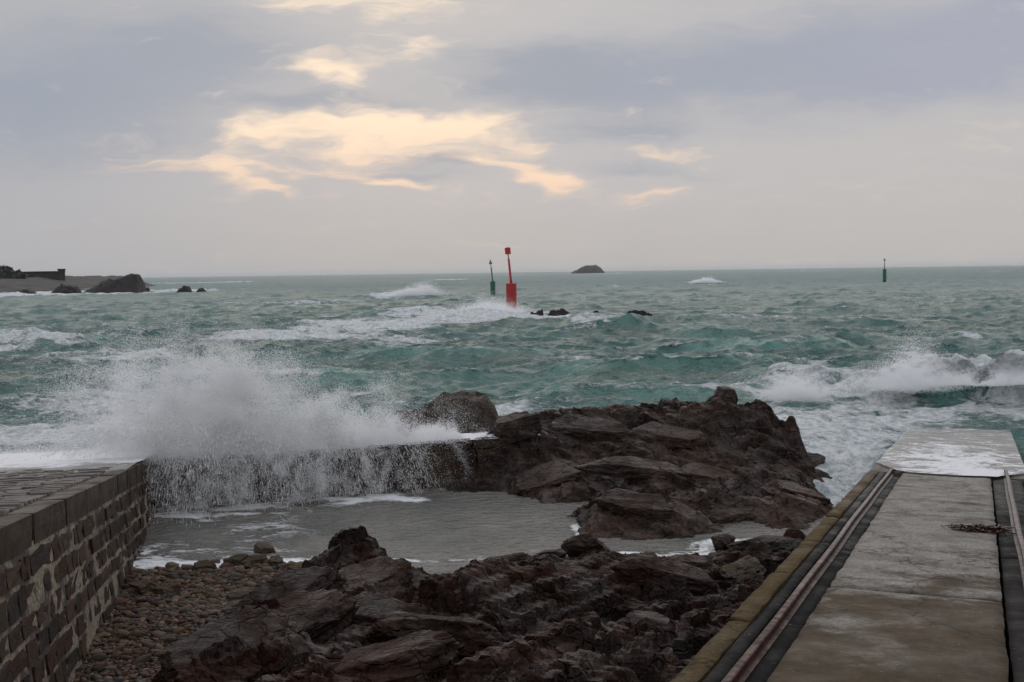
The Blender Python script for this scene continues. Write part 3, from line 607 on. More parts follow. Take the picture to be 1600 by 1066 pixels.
heightrock('rock', np.arange(-4.3, .3, .03), np.arange(20.4, 23.6, .04), z_bk, M_ROCK_BACK, 'brown flat topped rock behind the pool wall, half hidden by spray', floor=-.4)

def boulder(name, c, dims, rz, seed, material, label, planes=15, tilt=0, cat='rock', group=None, rough=.13, sharp=.70):
    r = np.random.default_rng(seed); nrm = r.normal(size=(planes, 3)); nrm /= np.linalg.norm(nrm, axis=1)[:, None]
    dd = r.uniform(sharp - .16, sharp + .12, planes)
    t = np.min(np.where(_iv @ nrm.T > 1e-3, dd / np.maximum(_iv @ nrm.T, 1e-3), 9), axis=1); t = np.minimum(t, 1.0)
    v = _iv * t[:, None]; v = v * (1 + rough * fbm(v[:, 0] * 2 + seed, v[:, 1] * 2, v[:, 2] * 2, 4)[:, None] + .045 * fbm(v[:, 0] * 7, v[:, 1] * 8 + seed, v[:, 2] * 8, 3)[:, None])
    v = v * (np.array(dims) / 2)
    me = npmesh(name, v, _if, False); o = link(name, me, material, label=label, cat=cat, group=group)
    o.location = c; o.rotation_euler = (tilt, tilt * .6, rz); return o
boulder('boulder', (.86, 13.2, .12), (.66, .55, .42), .25, 12, M_ROCK_MID, 'dark block shaped boulder sitting at the near edge of the tidal pool', sharp=.74)
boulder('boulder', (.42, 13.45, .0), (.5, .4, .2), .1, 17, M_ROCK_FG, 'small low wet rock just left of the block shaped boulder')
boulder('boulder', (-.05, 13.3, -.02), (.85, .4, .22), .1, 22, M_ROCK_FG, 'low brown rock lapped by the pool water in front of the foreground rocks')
boulder('boulder', (2.95, 13.45, .08), (1.1, .55, .34), .15, 31, M_ROCK_BACK, 'grey flat boulder beside the small foamy pool near the slipway', sharp=.7)
boulder('boulder', (2.52, 13.5, .12), (.36, .3, .26), .5, 33, M_ROCK_MID, 'dark knob of rock at the left end of the grey flat boulder')
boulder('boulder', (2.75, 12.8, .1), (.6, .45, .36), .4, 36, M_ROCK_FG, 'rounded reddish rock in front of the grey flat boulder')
boulder('boulder', (2.45, 11.9, .22), (.72, .4, .26), .5, 41, M_ROCK_TAN, 'tan boulder against the slipway kerb')
boulder('boulder', (1.16, 9.45, .42), (.62, .34, .26), -.55, 44, M_ROCK_BACK, 'pinkish flat slab lying tilted among the foreground rocks', tilt=.18, sharp=.66)
boulder('boulder', (1.72, 9.5, .35), (.42, .3, .2), .2, 47, M_ROCK_TAN, 'tan wedge of rock under the slipway kerb')
boulder('boulder', (1.45, 8.55, .5), (.7, .3, .2), .45, 52, M_ROCK_FG, 'long ribbed slab of rock beside the slipway near the bottom', tilt=-.1)
boulder('boulder', (3.42, 13.75, .12), (.42, .3, .26), .4, 55, M_ROCK_FG, 'small brown rock wedged between the grey boulder and the kerb')
boulder('boulder', (-.26, 7.35, .70), (.26, .22, .2), .4, 58, M_ROCK_TAN, 'pale tan knob of rock at the bottom edge of the foreground')
boulder('boulder', (5.3, 20.2, -.06), (1.0, .6, .3), .3, 61, M_ROCK_BACK, 'low tan rock awash in foam at the tip of the middle outcrop')
boulder('boulder', (5.05, 18.9, -.08), (.7, .5, .28), .1, 63, M_ROCK_BACK, 'small rock in the foam at the right flank of the middle outcrop')

# ------------------------------------------------------------------ shingle beach
def z_beach(X, Y): return (13.15 - Y) * .042 + .05 * fbm(np.asarray(X) * .9, np.asarray(Y) * .9, 2.5, 3) - .02
xs = np.linspace(-5.2, -1.6, 150); ys = np.linspace(4.5, 14.2, 260); X, Y = np.meshgrid(xs, ys, indexing='ij')
V3 = np.stack([X, Y, z_beach(X, Y) + .012 * fbm(X * 14, Y * 14, 1.5, 3)], -1).reshape(-1, 3)
beach = link('shingle_beach', npmesh('shingle_beach', V3, gridfaces(150, 260)[:, ::-1], True), M_BED, kind='structure', label='brown shingle beach between the stone wall and the dark rocks')
def roundcube(power, seed, jit=.12):
    bm = bmesh.new(); bmesh.ops.create_cube(bm, size=2); bmesh.ops.subdivide_edges(bm, edges=bm.edges[:], cuts=1, use_grid_fill=True)
    r = np.random.default_rng(seed); V = np.array([v.co[:] for v in bm.verts]); Fq = np.array([[v.index for v in f.verts] for f in bm.faces]); bm.free()
    nrm = (np.abs(V) ** power).sum(1) ** (1 / power); V = V / nrm[:, None]; V = V * (1 + jit * r.normal(size=(len(V), 1))) + jit * .4 * r.normal(size=V.shape)
    return V * .5, Fq
PV = [roundcube(2.6, s, .10) for s in range(10)]
pmesh = [npmesh('pebble', v, f, True) for v, f in PV]
for q in pmesh: q.materials.append(M_PEB)
peb = []
_gx = np.arange(-5.2, -1.5, .04); _gy = np.arange(6.4, 14, .04); _GX, _GY = np.meshgrid(_gx, _gy, indexing='ij'); _DZ = z_fg(_GX, _GY) - z_beach(_GX, _GY); _ZB = z_beach(_GX, _GY)
def gi_(A, x, y): return float(A[min(max(int((x + 5.2) / .04), 0), len(_gx) - 1), min(max(int((y - 6.4) / .04), 0), len(_gy) - 1)])
def wall_x(y): return QO.x + QE.x / QE.y * (y - QO.y)
tries = RNG.uniform(size=(22000, 3)); cellsz = .05; occ = {}
for a, b_, c_ in tries:
    y = 6.6 + 7.1 * a; x0 = wall_x(y) + .02; x = x0 + (-2.0 - x0) * b_
    sz = .032 + .085 * c_ ** 3.0
    if y > 12.4: sz *= 1.25
    key = (int(x / .25), int(y / .25)); ok = True
    for i in (-1, 0, 1):
        for j in (-1, 0, 1):
            for (px_, py_, ps) in occ.get((key[0] + i, key[1] + j), ()):
                if (px_ - x) ** 2 + (py_ - y) ** 2 < (.40 * (ps + sz)) ** 2: ok = False; break
            if not ok: break
        if not ok: break
    if not ok: continue
    if y > 13.25 - .2 * math.sin(x * 5.) * math.sin(x * 2.3): continue
    if gi_(_DZ, x, y) > .05: continue
    occ.setdefault(key, []).append((x, y, sz)); peb.append((x, y, sz))
def inframe(x, y, z):
    v = Vector((x, y, z - 3.4)); f = v.dot(fwd); return f > 0 and abs(v.dot(rx) / f) < .455 and -.302 < v.dot(up) / f < .3
def pebM(x, y, sz):
    a = random.uniform(-.9, .9); e = Matrix.Rotation(a, 4, 'Z') @ Matrix.Rotation(random.uniform(-.35, .35), 4, 'X') @ Matrix.Rotation(random.uniform(-.3, .3), 4, 'Y')
    return Matrix.Translation((x, y, gi_(_ZB, x, y) + sz * .16)) @ e @ Matrix.Diagonal((sz * random.uniform(1.15, 1.75), sz * random.uniform(.8, 1.15), sz * random.uniform(.5, .8), 1))
peb.sort(key=lambda q: -(q[2] / q[1]) * (1 if inframe(q[0], q[1], .1) else 0))
for i, (x, y, sz) in enumerate(peb[:295]):
    o = bpy.data.objects.new('pebble', random.choice(pmesh)); COL.objects.link(o); o.parent = beach; o.matrix_basis = pebM(x, y, sz)
BIGST = [(-4.05, 12.15, .34, .2, .13), (-3.75, 12.0, .26, .2, .12), (-3.3, 13.3, .26, .2, .16), (-3.05, 13.25, .3, .16, .12), (-2.72, 11.05, .38, .2, .12), (-3.62, 13.05, .22, .17, .13), (-2.85, 11.6, .26, .18, .13), (-2.45, 12.75, .24, .2, .13), (-3.85, 9.4, .2, .13, .1), (-2.8, 13.1, .22, .16, .12), (-3.1, 13.9, .28, .18, .16)]
rock_slabs(beach, [(x, y, a * 1.1, b_ * 1.2, c_ * 1.5, .3 * i - 1, .1, -.1) for i, (x, y, a, b_, c_) in enumerate(BIGST)], lambda a_, b2: z_beach(a_, b2) + .02, M_ROCK_TAN, 500, 'stone')
for x, y, a, b_, c_ in ():
    o = bpy.data.objects.new('pebble', random.choice(pmesh)); COL.objects.link(o); o.parent = beach
    o.matrix_basis = Matrix.Translation((x, y, float(z_beach(x, y)) + .03)) @ Matrix.Rotation(random.uniform(-.3, .3), 4, 'Z') @ Matrix.Diagonal((a, b_, c_, 1))
vv, ff, sh = [], [], []; off = 0
for i, (x, y, sz) in enumerate(peb[295:]):
    v, f = random.choice(PV); Mx = np.array(pebM(x, y, sz)); vv.append(v @ Mx[:3, :3].T + Mx[:3, 3]); ff.append(f + off); off += len(v); sh.append(np.full(len(v), random.random()))
# a second, finer layer filling the gaps
for k in range(5200):
    y = 6.8 + 6.4 * random.random(); x0 = wall_x(y); x = x0 + (-2.2 - x0) * random.random(); sz = random.uniform(.016, .036)
    v, f = random.choice(PV); Mx = np.array(pebM(x, y, sz)); Mx[2, 3] -= .004; vv.append(v @ Mx[:3, :3].T + Mx[:3, 3]); ff.append(f + off); off += len(v); sh.append(np.full(len(v), random.random()))
o = link('pebble_mass', npmesh('pebble_mass', np.concatenate(vv), np.concatenate(ff), True, {'shade': np.concatenate(sh)}), M_PEBMASS, parent=beach, kind='stuff')

# ------------------------------------------------------------------ cobbled ramp with stone wall
ramp = empty('stone_ramp', QO, 'cobbled stone ramp with rough masonry side wall at the left', 'ramp')
def child_world(o, par, Mw): o.parent = par; o.matrix_parent_inverse = Matrix.Translation(-par.location); o.matrix_basis = Mw
def frameM(o_, ex, ey, ez): return Matrix(((ex.x, ey.x, ez.x, o_.x), (ex.y, ey.y, ez.y, o_.y), (ex.z, ey.z, ez.z, o_.z), (0, 0, 0, 1)))
BATTER = .10
def wallpt(s, dn, out=0.0):  # dn metres below the ramp surface, out = proud of the wall
    return quay(s, 0) + Vector((0, 0, -1)) * dn - QL * (out + BATTER * dn)
nS, nD = 90, 16
V_, f_ = [], []
for i in range(nS + 1):
    s = -4.5 + i * (13.55) / nS
    for j in range(nD + 1):
        dn = .2 + j * .15
        p_ = wallpt(s, dn, .012 * fbm(s * 3, dn * 3, 4.4, 3)); V_.append(p_[:])
core = npmesh('mortar_face', V_, gridfaces(nS + 1, nD + 1)[:, ::-1], True)
o = link('mortar_face', core, M_MORTAR); child_world(o, ramp, Matrix.Identity(4))
mb = MB()
A = [quay(-4.5, .02, -.05), quay(16.5, .02, -.05), quay(16.5, 8, -.05), quay(-4.5, 8, -.05)]; Bt = [a + Vector((0, 0, -2.6)) for a in A]
mb.add(A + Bt, [(0, 1, 2, 3), (4, 7, 6, 5), (0, 4, 5, 1), (1, 5, 6, 2), (2, 6, 7, 3), (3, 7, 4, 0)])
o = link('ramp_core', mb.mesh('ramp_core'), M_PAVE); child_world(o, ramp, Matrix.Identity(4))
BV = [roundcube(14., s + 50, .085) for s in range(10)]
wsm = [npmesh('wall_stone', v * 1.0, f, False) for v, f in BV]
for q in wsm: q.materials.append(M_WSTONE)
psm = [npmesh('paving_stone', v * 1.02, f, True) for v, f in [roundcube(6., s + 80, .04) for s in range(6)]]
for q in psm: q.materials.append(M_PAVE)
up_dir = (Vector((0, 0, 1)) + QL * BATTER).normalized(); outw = -QL
dn = .26; row = 0
while dn < 1.75:
    hrow = random.uniform(.13, .20); s = -1.6 + random.random() * .2
    while s < 8.95:
        ln = random.choice((.16, .22, .28, .36, .44)) * random.uniform(.85, 1.15); ln = min(ln, 9.0 - s + .05)
        hh = hrow * random.uniform(.78, 1.0); mid = wallpt(s + ln / 2, dn + hrow / 2, -.045)
        zb = float(z_beach(mid.x + .1, mid.y)) - .05
        if mid.z + .05 > min(zb, .12 if mid.y > 13.2 else 9) - .1 and mid.z > -.2:
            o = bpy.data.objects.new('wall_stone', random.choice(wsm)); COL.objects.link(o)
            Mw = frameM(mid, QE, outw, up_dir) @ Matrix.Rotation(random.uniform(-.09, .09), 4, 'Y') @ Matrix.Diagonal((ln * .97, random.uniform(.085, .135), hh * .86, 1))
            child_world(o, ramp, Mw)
        s += ln
    dn += hrow; row += 1
cop_m = []
for k in range(4):
    v, f = roundcube(14., 120 + k, .012); q = npmesh('coping_stone', v * 1.01, f, True); q.materials.append(M_COPE); q.polygons.foreach_set('use_smooth', [False] * len(q.polygons)); cop_m.append(q)
s = -3.0
while s < 9.0:
    ln = random.uniform(.9, 1.35)
    if s + ln > 8.6: ln = 9.06 - s
    o = bpy.data.objects.new('coping_stone', random.choice(cop_m)); COL.objects.link(o)
    Mw = frameM(quay(s + ln / 2, .07, -.115) + QN * random.uniform(-.008, .008), QE, QL, QN) @ Matrix.Diagonal((ln - .014, .22 + random.uniform(-.012, .012), .245, 1))
    child_world(o, ramp, Mw); s += ln
cnt = 0; s = 1.0
while s < 12.5 and cnt < 300:
    l = .19; wdt = random.uniform(.13, .19)
    while l < 3.4 and cnt < 300:
        ln = random.uniform(.2, .42); p_ = quay(s + wdt / 2, l + ln / 2)
        if inframe(p_.x + .25, p_.y, p_.z):
            o = bpy.data.objects.new('paving_stone', random.choice(psm)); COL.objects.link(o); cnt += 1
            Mw = frameM(quay(s + wdt / 2, l + ln / 2, -.045 + random.uniform(-.008, .012)), QE, QL, QN) @ Matrix.Rotation(random.uniform(-.04, .04), 4, 'Z') @ Matrix.Diagonal((wdt - .012, ln - .014, .13, 1))
            child_world(o, ramp, Mw)
        l += ln
    s += wdt

# ------------------------------------------------------------------ pool wall
pwall = empty('pool_wall', (PW0[0], PW0[1], 0), 'low stone wall closing the tidal pool, waves bursting over it', 'wall')
pd = Vector((PW1[0] - PW0[0], PW1[1] - PW0[1], 0)); PL = pd.length; pd.normalize(); pn = Vector((pd.y, -pd.x, 0))
def pw(t, out, z): return Vector((PW0[0], PW0[1], z)) + pd * t + pn * out
mb = MB(); A = [pw(-.3, -.03, -.8), pw(PL + .6, -.03, -.8), pw(PL + .6, -.50, -.8), pw(-.3, -.50, -.8)]; Bt = [a + Vector((0, 0, 1.4)) for a in A]
mb.add(A + Bt, [(3, 2, 1, 0), (4, 5, 6, 7), (0, 1, 5, 4), (1, 2, 6, 5), (2, 3, 7, 6), (3, 0, 4, 7)])
o = link('wall_core', mb.mesh('wall_core'), M_WSTONE); child_world(o, pwall, Matrix.Identity(4))
z = -.12
while z < .56:
    hr = .23; t = -.1 + random.random() * .2
    while t < PL + .2:
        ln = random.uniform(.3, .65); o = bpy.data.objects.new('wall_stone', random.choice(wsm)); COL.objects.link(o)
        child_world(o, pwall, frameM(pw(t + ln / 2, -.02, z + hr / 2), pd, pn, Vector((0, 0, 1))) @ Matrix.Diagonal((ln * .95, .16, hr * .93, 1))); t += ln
    z += hr
t = -.2
while t < PL - .1:
    ln = min(random.uniform(.8, 1.2), PL + .02 - t); o = bpy.data.objects.new('coping_stone', random.choice(cop_m)); COL.objects.link(o)
    child_world(o, pwall, frameM(pw(t + ln / 2, -.25, .66 + random.uniform(-.01, .01)), pd, pn, Vector((0, 0, 1))) @ Matrix.Diagonal((ln - .012, .62, .17, 1))); t += ln

# ------------------------------------------------------------------ slipway
slipw = empty('slipway', slip(0, 0), 'concrete slipway with steel rails running down into the waves', 'slipway')
def slab(name, s0, s1, l0, l1, top, bot, material, seed, rough=.012, ds=.07, bow=.004):
    ns = max(3, int((s1 - s0) / ds)); nl = max(3, int((l1 - l0) / .07) + 1)
    SS, LL = np.meshgrid(np.linspace(s0, s1, ns), np.linspace(l0, l1, nl), indexing='ij'); HH = top + bow * perlin(SS * 1.1, LL * 1.3, seed)
    for j in (0, nl - 1): LL[:, j] += rough * fbm(SS[:, j] * 4, seed * 3.1 + j, .3, 3); HH[:, j] -= .008
    for i in (0, ns - 1): SS[i] += rough * fbm(LL[i] * 5, seed * 1.7 + i, .8, 3); HH[i] -= .006
    V_ = [slip(*q) for q in np.stack([SS, LL, HH], -1).reshape(-1, 3).tolist()]
    nt_ = len(V_); f_ = [tuple(q) for q in gridfaces(ns, nl)[:, ::-1]]
    rim = [i * nl for i in range(ns)] + [(ns - 1) * nl + j for j in range(1, nl)] + [i * nl + nl - 1 for i in range(ns - 2, -1, -1)] + [j for j in range(nl - 2, 0, -1)]
    for k in rim: V_.append(V_[k] - SN * (top - bot))
    for a in range(len(rim)): b_ = (a + 1) % len(rim); f_.append((rim[a], nt_ + a, nt_ + b_, rim[b_]))
    me = bpy.data.meshes.new(name); me.from_pydata([v[:] for v in V_], [], f_)
    me.polygons.foreach_set('use_smooth', [i < (ns - 1) * (nl - 1) for i in range(len(f_))]); me.update()
    bm = bmesh.new(); bm.from_mesh(me); bmesh.ops.recalc_face_normals(bm, faces=bm.faces); bm.to_mesh(me); bm.free()
    o = link(name, me, material); child_world(o, slipw, Matrix.Identity(4)); return o
ED = 16.15
cuts = [-2.5, 4.0, 8.05, 11.95, ED]
for i in range(len(cuts) - 1): slab('slab', cuts[i] + .008, cuts[i + 1] - .008, -.935, .150, 0, -.5, M_SLAB, 1.3 + i)
for i, s in enumerate(np.arange(-2.5, ED - .5, 1.55)):
    slab('kerb', s + .004, min(s + 1.55, ED) - .004, SLIP_L, -1.245, .004 + .006 * math.sin(i * 2.3), -2.6, M_KERB, 7.1 + i, .012)
    slab('kerb', s + .004, min(s + 1.55, ED) - .004, .53, SLIP_R + .02, .004 + .006 * math.sin(i * 1.3), -2.6, M_KERB, 27.1 + i, .012)
for i, s in enumerate(np.arange(-2.5, ED - .5, 6.2)):
    e = min(s + 6.2, ED)
    slab('track_bed', s + .004, e - .004, -1.232, -1.150, -.006, -.5, M_TRACK, 41.1 + i, .007, bow=.0012)
    slab('track_bed', s + .004, e - .004, -1.138, -.957, -.055, -.5, M_TRACK, 51.1 + i, .007, bow=.0012)
    slab('track_bed', s + .004, e - .004, .172, .518, -.018, -.5, M_TRACK, 61.1 + i, .007, bow=.0012)
# lower, paler section under the wash
slab('lower_slab', ED + .01, 30.5, -1.04, .30, -.006, -1.6, M_PALE, 81.)
slab('lower_kerb', ED + .01, 30.5, SLIP_L, -1.075, -.01, -2.2, M_PALE, 82., .02)
slab('lower_kerb', ED + .01, 30.5, .345, .61, -.01, -2.2, M_PALE, 83., .02)
def rail(l0, h0, s0, s1):
    # bullhead steel rail: foot, web, head
    prof = [(-.040, 0), (.040, 0), (.040, .012), (.010, .020), (.010, .045), (.022, .052), (.022, .070), (.016, .076), (-.016, .076), (-.022, .070), (-.022, .052), (-.010, .045), (-.010, .020), (-.040, .012)]
    n_ = 70; V_, f_ = [], []; k = len(prof)
    for i in range(n_ + 1):
        s = s0 + (s1 - s0) * i / n_; wob = .004 * math.sin(s * .9) + .003 * math.sin(s * 2.1)
        for a, b_ in prof: V_.append(slip(s, l0 + a + wob, h0 + b_)[:])
    for i in range(n_):
        for j in range(k): f_.append((i*k+j, i*k+(j+1)%k, (i+1)*k+(j+1)%k, (i+1)*k+j))
    f_.append(tuple(range(k))); f_.append(tuple(n_*k + j for j in range(k))[::-1])
    me = bpy.data.meshes.new('rail'); me.from_pydata(V_, [], f_); me.update()
    bm = bmesh.new(); bm.from_mesh(me); bmesh.ops.recalc_face_normals(bm, faces=bm.faces); bm.to_mesh(me); bm.free()
    r_ = link('rail', me, M_RAIL); child_world(r_, slipw, Matrix.Identity(4)); return r_
rl = rail(-1.100, -.056, -2.5, 16.6); rl['label'] = 'rust red left rail'
rail(.335, -.02, -2.5, 16.6)
# wash running up the slip
ns, nl = 150, 60; S, l = np.meshgrid(np.linspace(0, 1, ns), np.linspace(-1.36, .60, nl), indexing='ij')
edge = 16.02 + .10 * fbm(l * 1.6, 3.3, .2, 3) + .18 * (l + .3) ** 2 + 2.7 * np.maximum(0, -1.0 - l) + 1.8 * np.maximum(0, l - .28) - .12 * (l > -.9) * (l < .25)
s = edge + (26.9 + .8 * fbm(l * 2.2, 7.7, .4, 3) - edge) * S ** 1.6; dd = s - edge
hh = .007 + np.minimum(dd * .1, .012) + .010 * perlin(s * 2.2, l * 2.2, 5.) * np.minimum(1, dd) + .016 * np.exp(-dd / .05)
fa = .40 * np.exp(-dd / .035) + .20 * np.exp(-((s - 18.2) / 2.4) ** 2 - ((l + .35) / .75) ** 2) + .17 + .30 * np.exp(-((l - .05) / .35) ** 2 - ((dd - .3) / .6) ** 2)
V_ = [slip(*q)[:] for q in np.stack([s, l, hh], -1).reshape(-1, 3).tolist()]
link('wash', npmesh('wash', V_, gridfaces(ns, nl), True, {'foam': fa}), M_WASH, kind='stuff', label='thin foamy wash running back down the slipway', cat='water')
# water film pouring off the pool wall coping
V_, fa = [], []
for i in range(120):
    t = 1.6 + (PL - 1.35) * i / 119
    for j in range(9):
        o_ = -.50 + .56 * j / 8; V_.append(pw(t, o_, .757 + .008 * float(perlin(t * 3, o_ * 3, 2.)) - (.03 if j == 8 else 0))[:]); fa.append(.36 + .2 * float(perlin(t * 1.3, o_, 4.)))
link('wash', npmesh('wash', V_, gridfaces(120, 9), True, {'foam': fa}), M_WASH, kind='stuff', label='white sheet of water streaming over the pool wall top', cat='water')

gs, gl = np.meshgrid(np.linspace(5.2, 13.5, 130), np.linspace(.0, 5.5, 80), indexing='ij')
fa = .42 * sstep(5.6, 9.5, gs + .9 * fbm(gs * .8, gl * .8, 2.7, 4)) - .02
V_ = [quay(a, b_, c_)[:] for a, b_, c_ in np.stack([gs, gl, -.03 + .065 * sstep(5.2, 8.2, gs + .8 * fbm(gs * .9, gl * 1.1, 6.1, 4)) + .012 * perlin(gs * 1.7, gl * 1.7, 3.3)], -1).reshape(-1, 3).tolist()]
link('wash', npmesh('wash', V_, gridfaces(130, 80)[:, ::-1], True, {'foam': fa}), M_WASH, kind='stuff', label='foamy water sheeting over the lower end of the cobbled ramp', cat='water')
# seaweed clump
wv, wf = [], []
wc = slip(11.12, .03, .0)
for k in range(130):
    a0 = random.gauss(0, .5) + (math.pi if random.random() < .5 else 0); r_ = random.uniform(.02, .16)
    st = Vector((random.gauss(0, .085), random.gauss(0, .035), random.uniform(.006, .055))); a = a0; wd = random.uniform(.008, .018); o0 = len(wv); nseg = 7
    p_ = st
    for i in range(nseg):
        w_ = wd * (1 - .6 * i / nseg); sd = Vector((-math.sin(a), math.cos(a), random.uniform(-.6, .6))).normalized() * w_
        for q in (p_ + sd, p_ - sd): 
            g = wc + SR * q.x + SD * q.y + SN * max(q.z, .004); wv.append(g[:])
        a += random.gauss(0, .35); p_ = p_ + Vector((math.cos(a) * .022, math.sin(a) * .012, random.gauss(-.003, .008)))
        p_.z = min(max(p_.z, .005), .06)
    for i in range(nseg - 1): wf.append((o0 + 2*i, o0 + 2*i + 1, o0 + 2*i + 3, o0 + 2*i + 2))
me = bpy.data.meshes.new('seaweed'); me.from_pydata(wv, [], wf); me.update()
so = link('seaweed', me, M_WEED, label='clump of dark reddish seaweed lying on the slipway concrete', cat='seaweed')
sm = so.modifiers.new('thick', 'SOLIDIFY'); sm.thickness = .006

# ------------------------------------------------------------------ navigation beacons
def beacon(kind, x, y, body_r, body_h, pole_top, tilt, material, label, band=None, plinth=False, grp=None):
    t = empty('channel_beacon', (x, y, 0), label, 'beacon', grp)
    def part(nm, mb_, mt, sm_=True):
        o_ = link(nm, mb_.mesh(nm, sm_), mt); o_.parent = t; return o_
    b0 = -1.0
    mb = MB(); mb.lathe([(body_r, b0), (body_r, body_h - .04), (body_r * .97, body_h)], 28); body = part('body', mb, material, False)
    if band: mb = MB(); mb.lathe([(body_r * 1.015, b0), (body_r * 1.015, band)], 28); o_ = part('fouling_band', mb, M_BLACK, False)
    for zz in (body_h - .06,):
        mb = MB(); mb.lathe([(body_r * 1.04, zz), (body_r * 1.05, zz + .05), (body_r * .5, zz + .085)], 28); part('rim', mb, material, False)
    Mx = Matrix.Translation((0, 0, body_h)) @ Matrix.Rotation(tilt, 4, 'Y'); ph = pole_top - body_h
    mb = MB(); mb.lathe([(.115, -.05), (.10, .3), (.085, ph - .3), (.07, ph - .28)], 12, Mx); part('pole', mb, material)
    mb = MB(); mb.lathe([(.05, ph - .3), (.05, ph + .12)], 10, Mx); part('lantern_stem', mb, M_GREY)
    if kind == 'can':
        mb = MB(); mb.lathe([(.235, ph + .1), (.235, ph + .64)], 20, Mx); part('can_topmark', mb, material, False)
        mb = MB(); mb.lathe([(.03, ph + .64), (.02, ph + .74)], 8, Mx); part('lantern', mb, M_GREY)
    else:
        mb = MB(); mb.lathe([(.25, ph + .10), (.25, ph + .13), (.03, ph + .72)], 20, Mx); part('cone_topmark', mb, material, False)
        mb = MB(); mb.lathe([(.03, ph + .70), (.02, ph + .82)], 8, Mx); part('lantern', mb, M_GREY)
    # ladder rungs on the body
    for k in range(6):
        mb = MB(); mb.box((0, -body_r - .05, .35 + k * (body_h - .5) / 6), (.26, .025, .025)); mb.box((-.12, -body_r - .02, .35 + k * (body_h - .5) / 6), (.025, .08, .025)); mb.box((.12, -body_r - .02, .35 + k * (body_h - .5) / 6), (.025, .08, .025)); part('rung', mb, material, False)
    if plinth:
        mb = MB(); mb.lathe([(1.0, -1.2), (.92, .12), (.85, .2)], 14); part('plinth', mb, M_PLINTH, False)
    return t
beacon('can', 0, 93, .43, 2.46, 4.75, R(-5.2), M_RED, 'red channel beacon with a can topmark standing in the surf', plinth=True)
beacon('cone', -2.6, 161, .36, 2.1, 4.45, R(-6.0), M_GREEN, 'green channel beacon with cone topmark beside the red one')
beacon('cone', 82.6, 252, .40, 2.85, 4.6, R(-.5), M_GREEN, 'distant dark green beacon standing alone towards the right', band=.4)

# ------------------------------------------------------------------ skerries, islet and headland
def mound(name, cx, cy, length, depth, prof, seed, label, material=M_ROCK_FAR, det=.12, nx=70, ny=36, rot=0, group=None, base=-1.0, cat='rock'):
    u = np.linspace(-.5, .5, nx); v = np.linspace(-.5, .5, ny); U_, V_ = np.meshgrid(u, v, indexing='ij')
    pu = np.array([q[0] for q in prof]); pz = np.array([q[1] for q in prof]); top = np.interp(U_ + .5, pu, pz); H_ = max(pz)
    sh = np.clip(1 - np.abs(2 * V_) ** 2.5, 0, 1) ** .7
    Xw, Yw = U_ * length, V_ * depth
    d = 0; sc = H_ / .9
    for i, (sz, am) in enumerate(((1.0, .30), (.42, .18), (.17, .09))):
        hg, e = cellplane(Xw / sc + 31 * seed, Yw / sc, sz, seed * 5 + i, 1.5, .5 * seed, .9); d = d + am * (hg - .3 * np.exp(-e / .12))
    d = d * sc * (det / .12) * .75
    z = base + (top - base) * sh + d * np.clip(sh * 1.2, 0, 1) * np.clip(top / H_ * 2, .2, 1)
    V3 = np.stack([Xw, Yw, z], -1).reshape(-1, 3)
    o = link(name, npmesh(name, V3, gridfaces(nx, ny)[:, ::-1], True), material, label=label, cat=cat, group=group); o.location = (cx, cy, 0); o.rotation_euler.z = rot; return o
mound('islet', 100.5, 1500, 46, 40, [(0, 0), (.08, 2.4), (.22, 4.5), (.35, 8.5), (.45, 10.5), (.58, 10.2), (.75, 10.8), (.88, 7), (.95, 3.5), (1, 0)], 2, 'small dark islet on the horizon right of the red beacon', det=.06, base=-2, cat='islet')
mound('skerry', -87.3, 250, 13.4, 8, [(0, -.2), (.1, .7), (.3, 2.0), (.45, 2.9), (.5, 2.7), (.62, 3.5), (.8, 4.3), (.9, 4.2), (.96, 2.5), (1, -.3)], 3, 'large dark wedge shaped rock off the headland at the left', det=.06)
mound('skerry', -96.3, 246, 6.6, 5, [(0, 0), (.2, 1.2), (.4, 1.75), (.7, 1.7), (.9, 1.2), (1, 0)], 4, 'low dark rock just left of the large wedge shaped rock')
mound('skerry', -100.6, 236, 5.2, 4, [(0, 0), (.25, .8), (.5, 1.25), (.7, 1.0), (1, 0)], 5, 'dark rock in the surf nearest the left edge')
mound('skerry', -84.6, 226, 1.6, 1.4, [(0, 0), (.4, .65), (.7, .6), (1, 0)], 6, 'tiny dark rock in the foam in front of the large wedge')
mound('skerry', -81.6, 255, 1.9, 1.5, [(0, 0), (.4, 1.2), (.7, 1.05), (1, 0)], 7, 'small dark rock at the right foot of the large wedge')
mound('skerry', -69.2, 241, 3.4, 2.6, [(0, 0), (.2, .95), (.5, 1.35), (.8, 1.15), (1, 0)], 8, 'rounded dark rock alone in the sea right of the wedge')
mound('skerry', -66.6, 245, 2.4, 2, [(0, 0), (.3, .75), (.6, .85), (1, 0)], 9, 'low rock touching the right side of the rounded rock')
mound('skerry', 1.55, 80, 1.5, 1.1, [(0, .15), (.4, .45), (.75, .72), (.92, .85), (1, .1)], 10, 'wedge of dark reef rock nearest the red beacon')
mound('skerry', 3.55, 80, 2.2, 1.2, [(0, .2), (.15, .62), (.4, .66), (.7, .58), (.9, .42), (1, 0)], 11, 'longest dark reef rock in the surf right of the red beacon')
mound('skerry', 5.05, 79.6, .6, .5, [(0, .1), (.5, .48), (1, .1)], 12, 'smallest dark reef rock between its two larger neighbours')
mound('skerry', 5.9, 79.6, .95, .7, [(0, .1), (.3, .50), (.6, .55), (1, .1)], 13, 'rounded dark reef rock at the right end of the surf line')
mound('skerry', 9.1, 83, 2.3, 1.2, [(0, .1), (.3, .42), (.7, .5), (1, .15)], 14, 'flat sliver of reef rock awash furthest right in the surf')
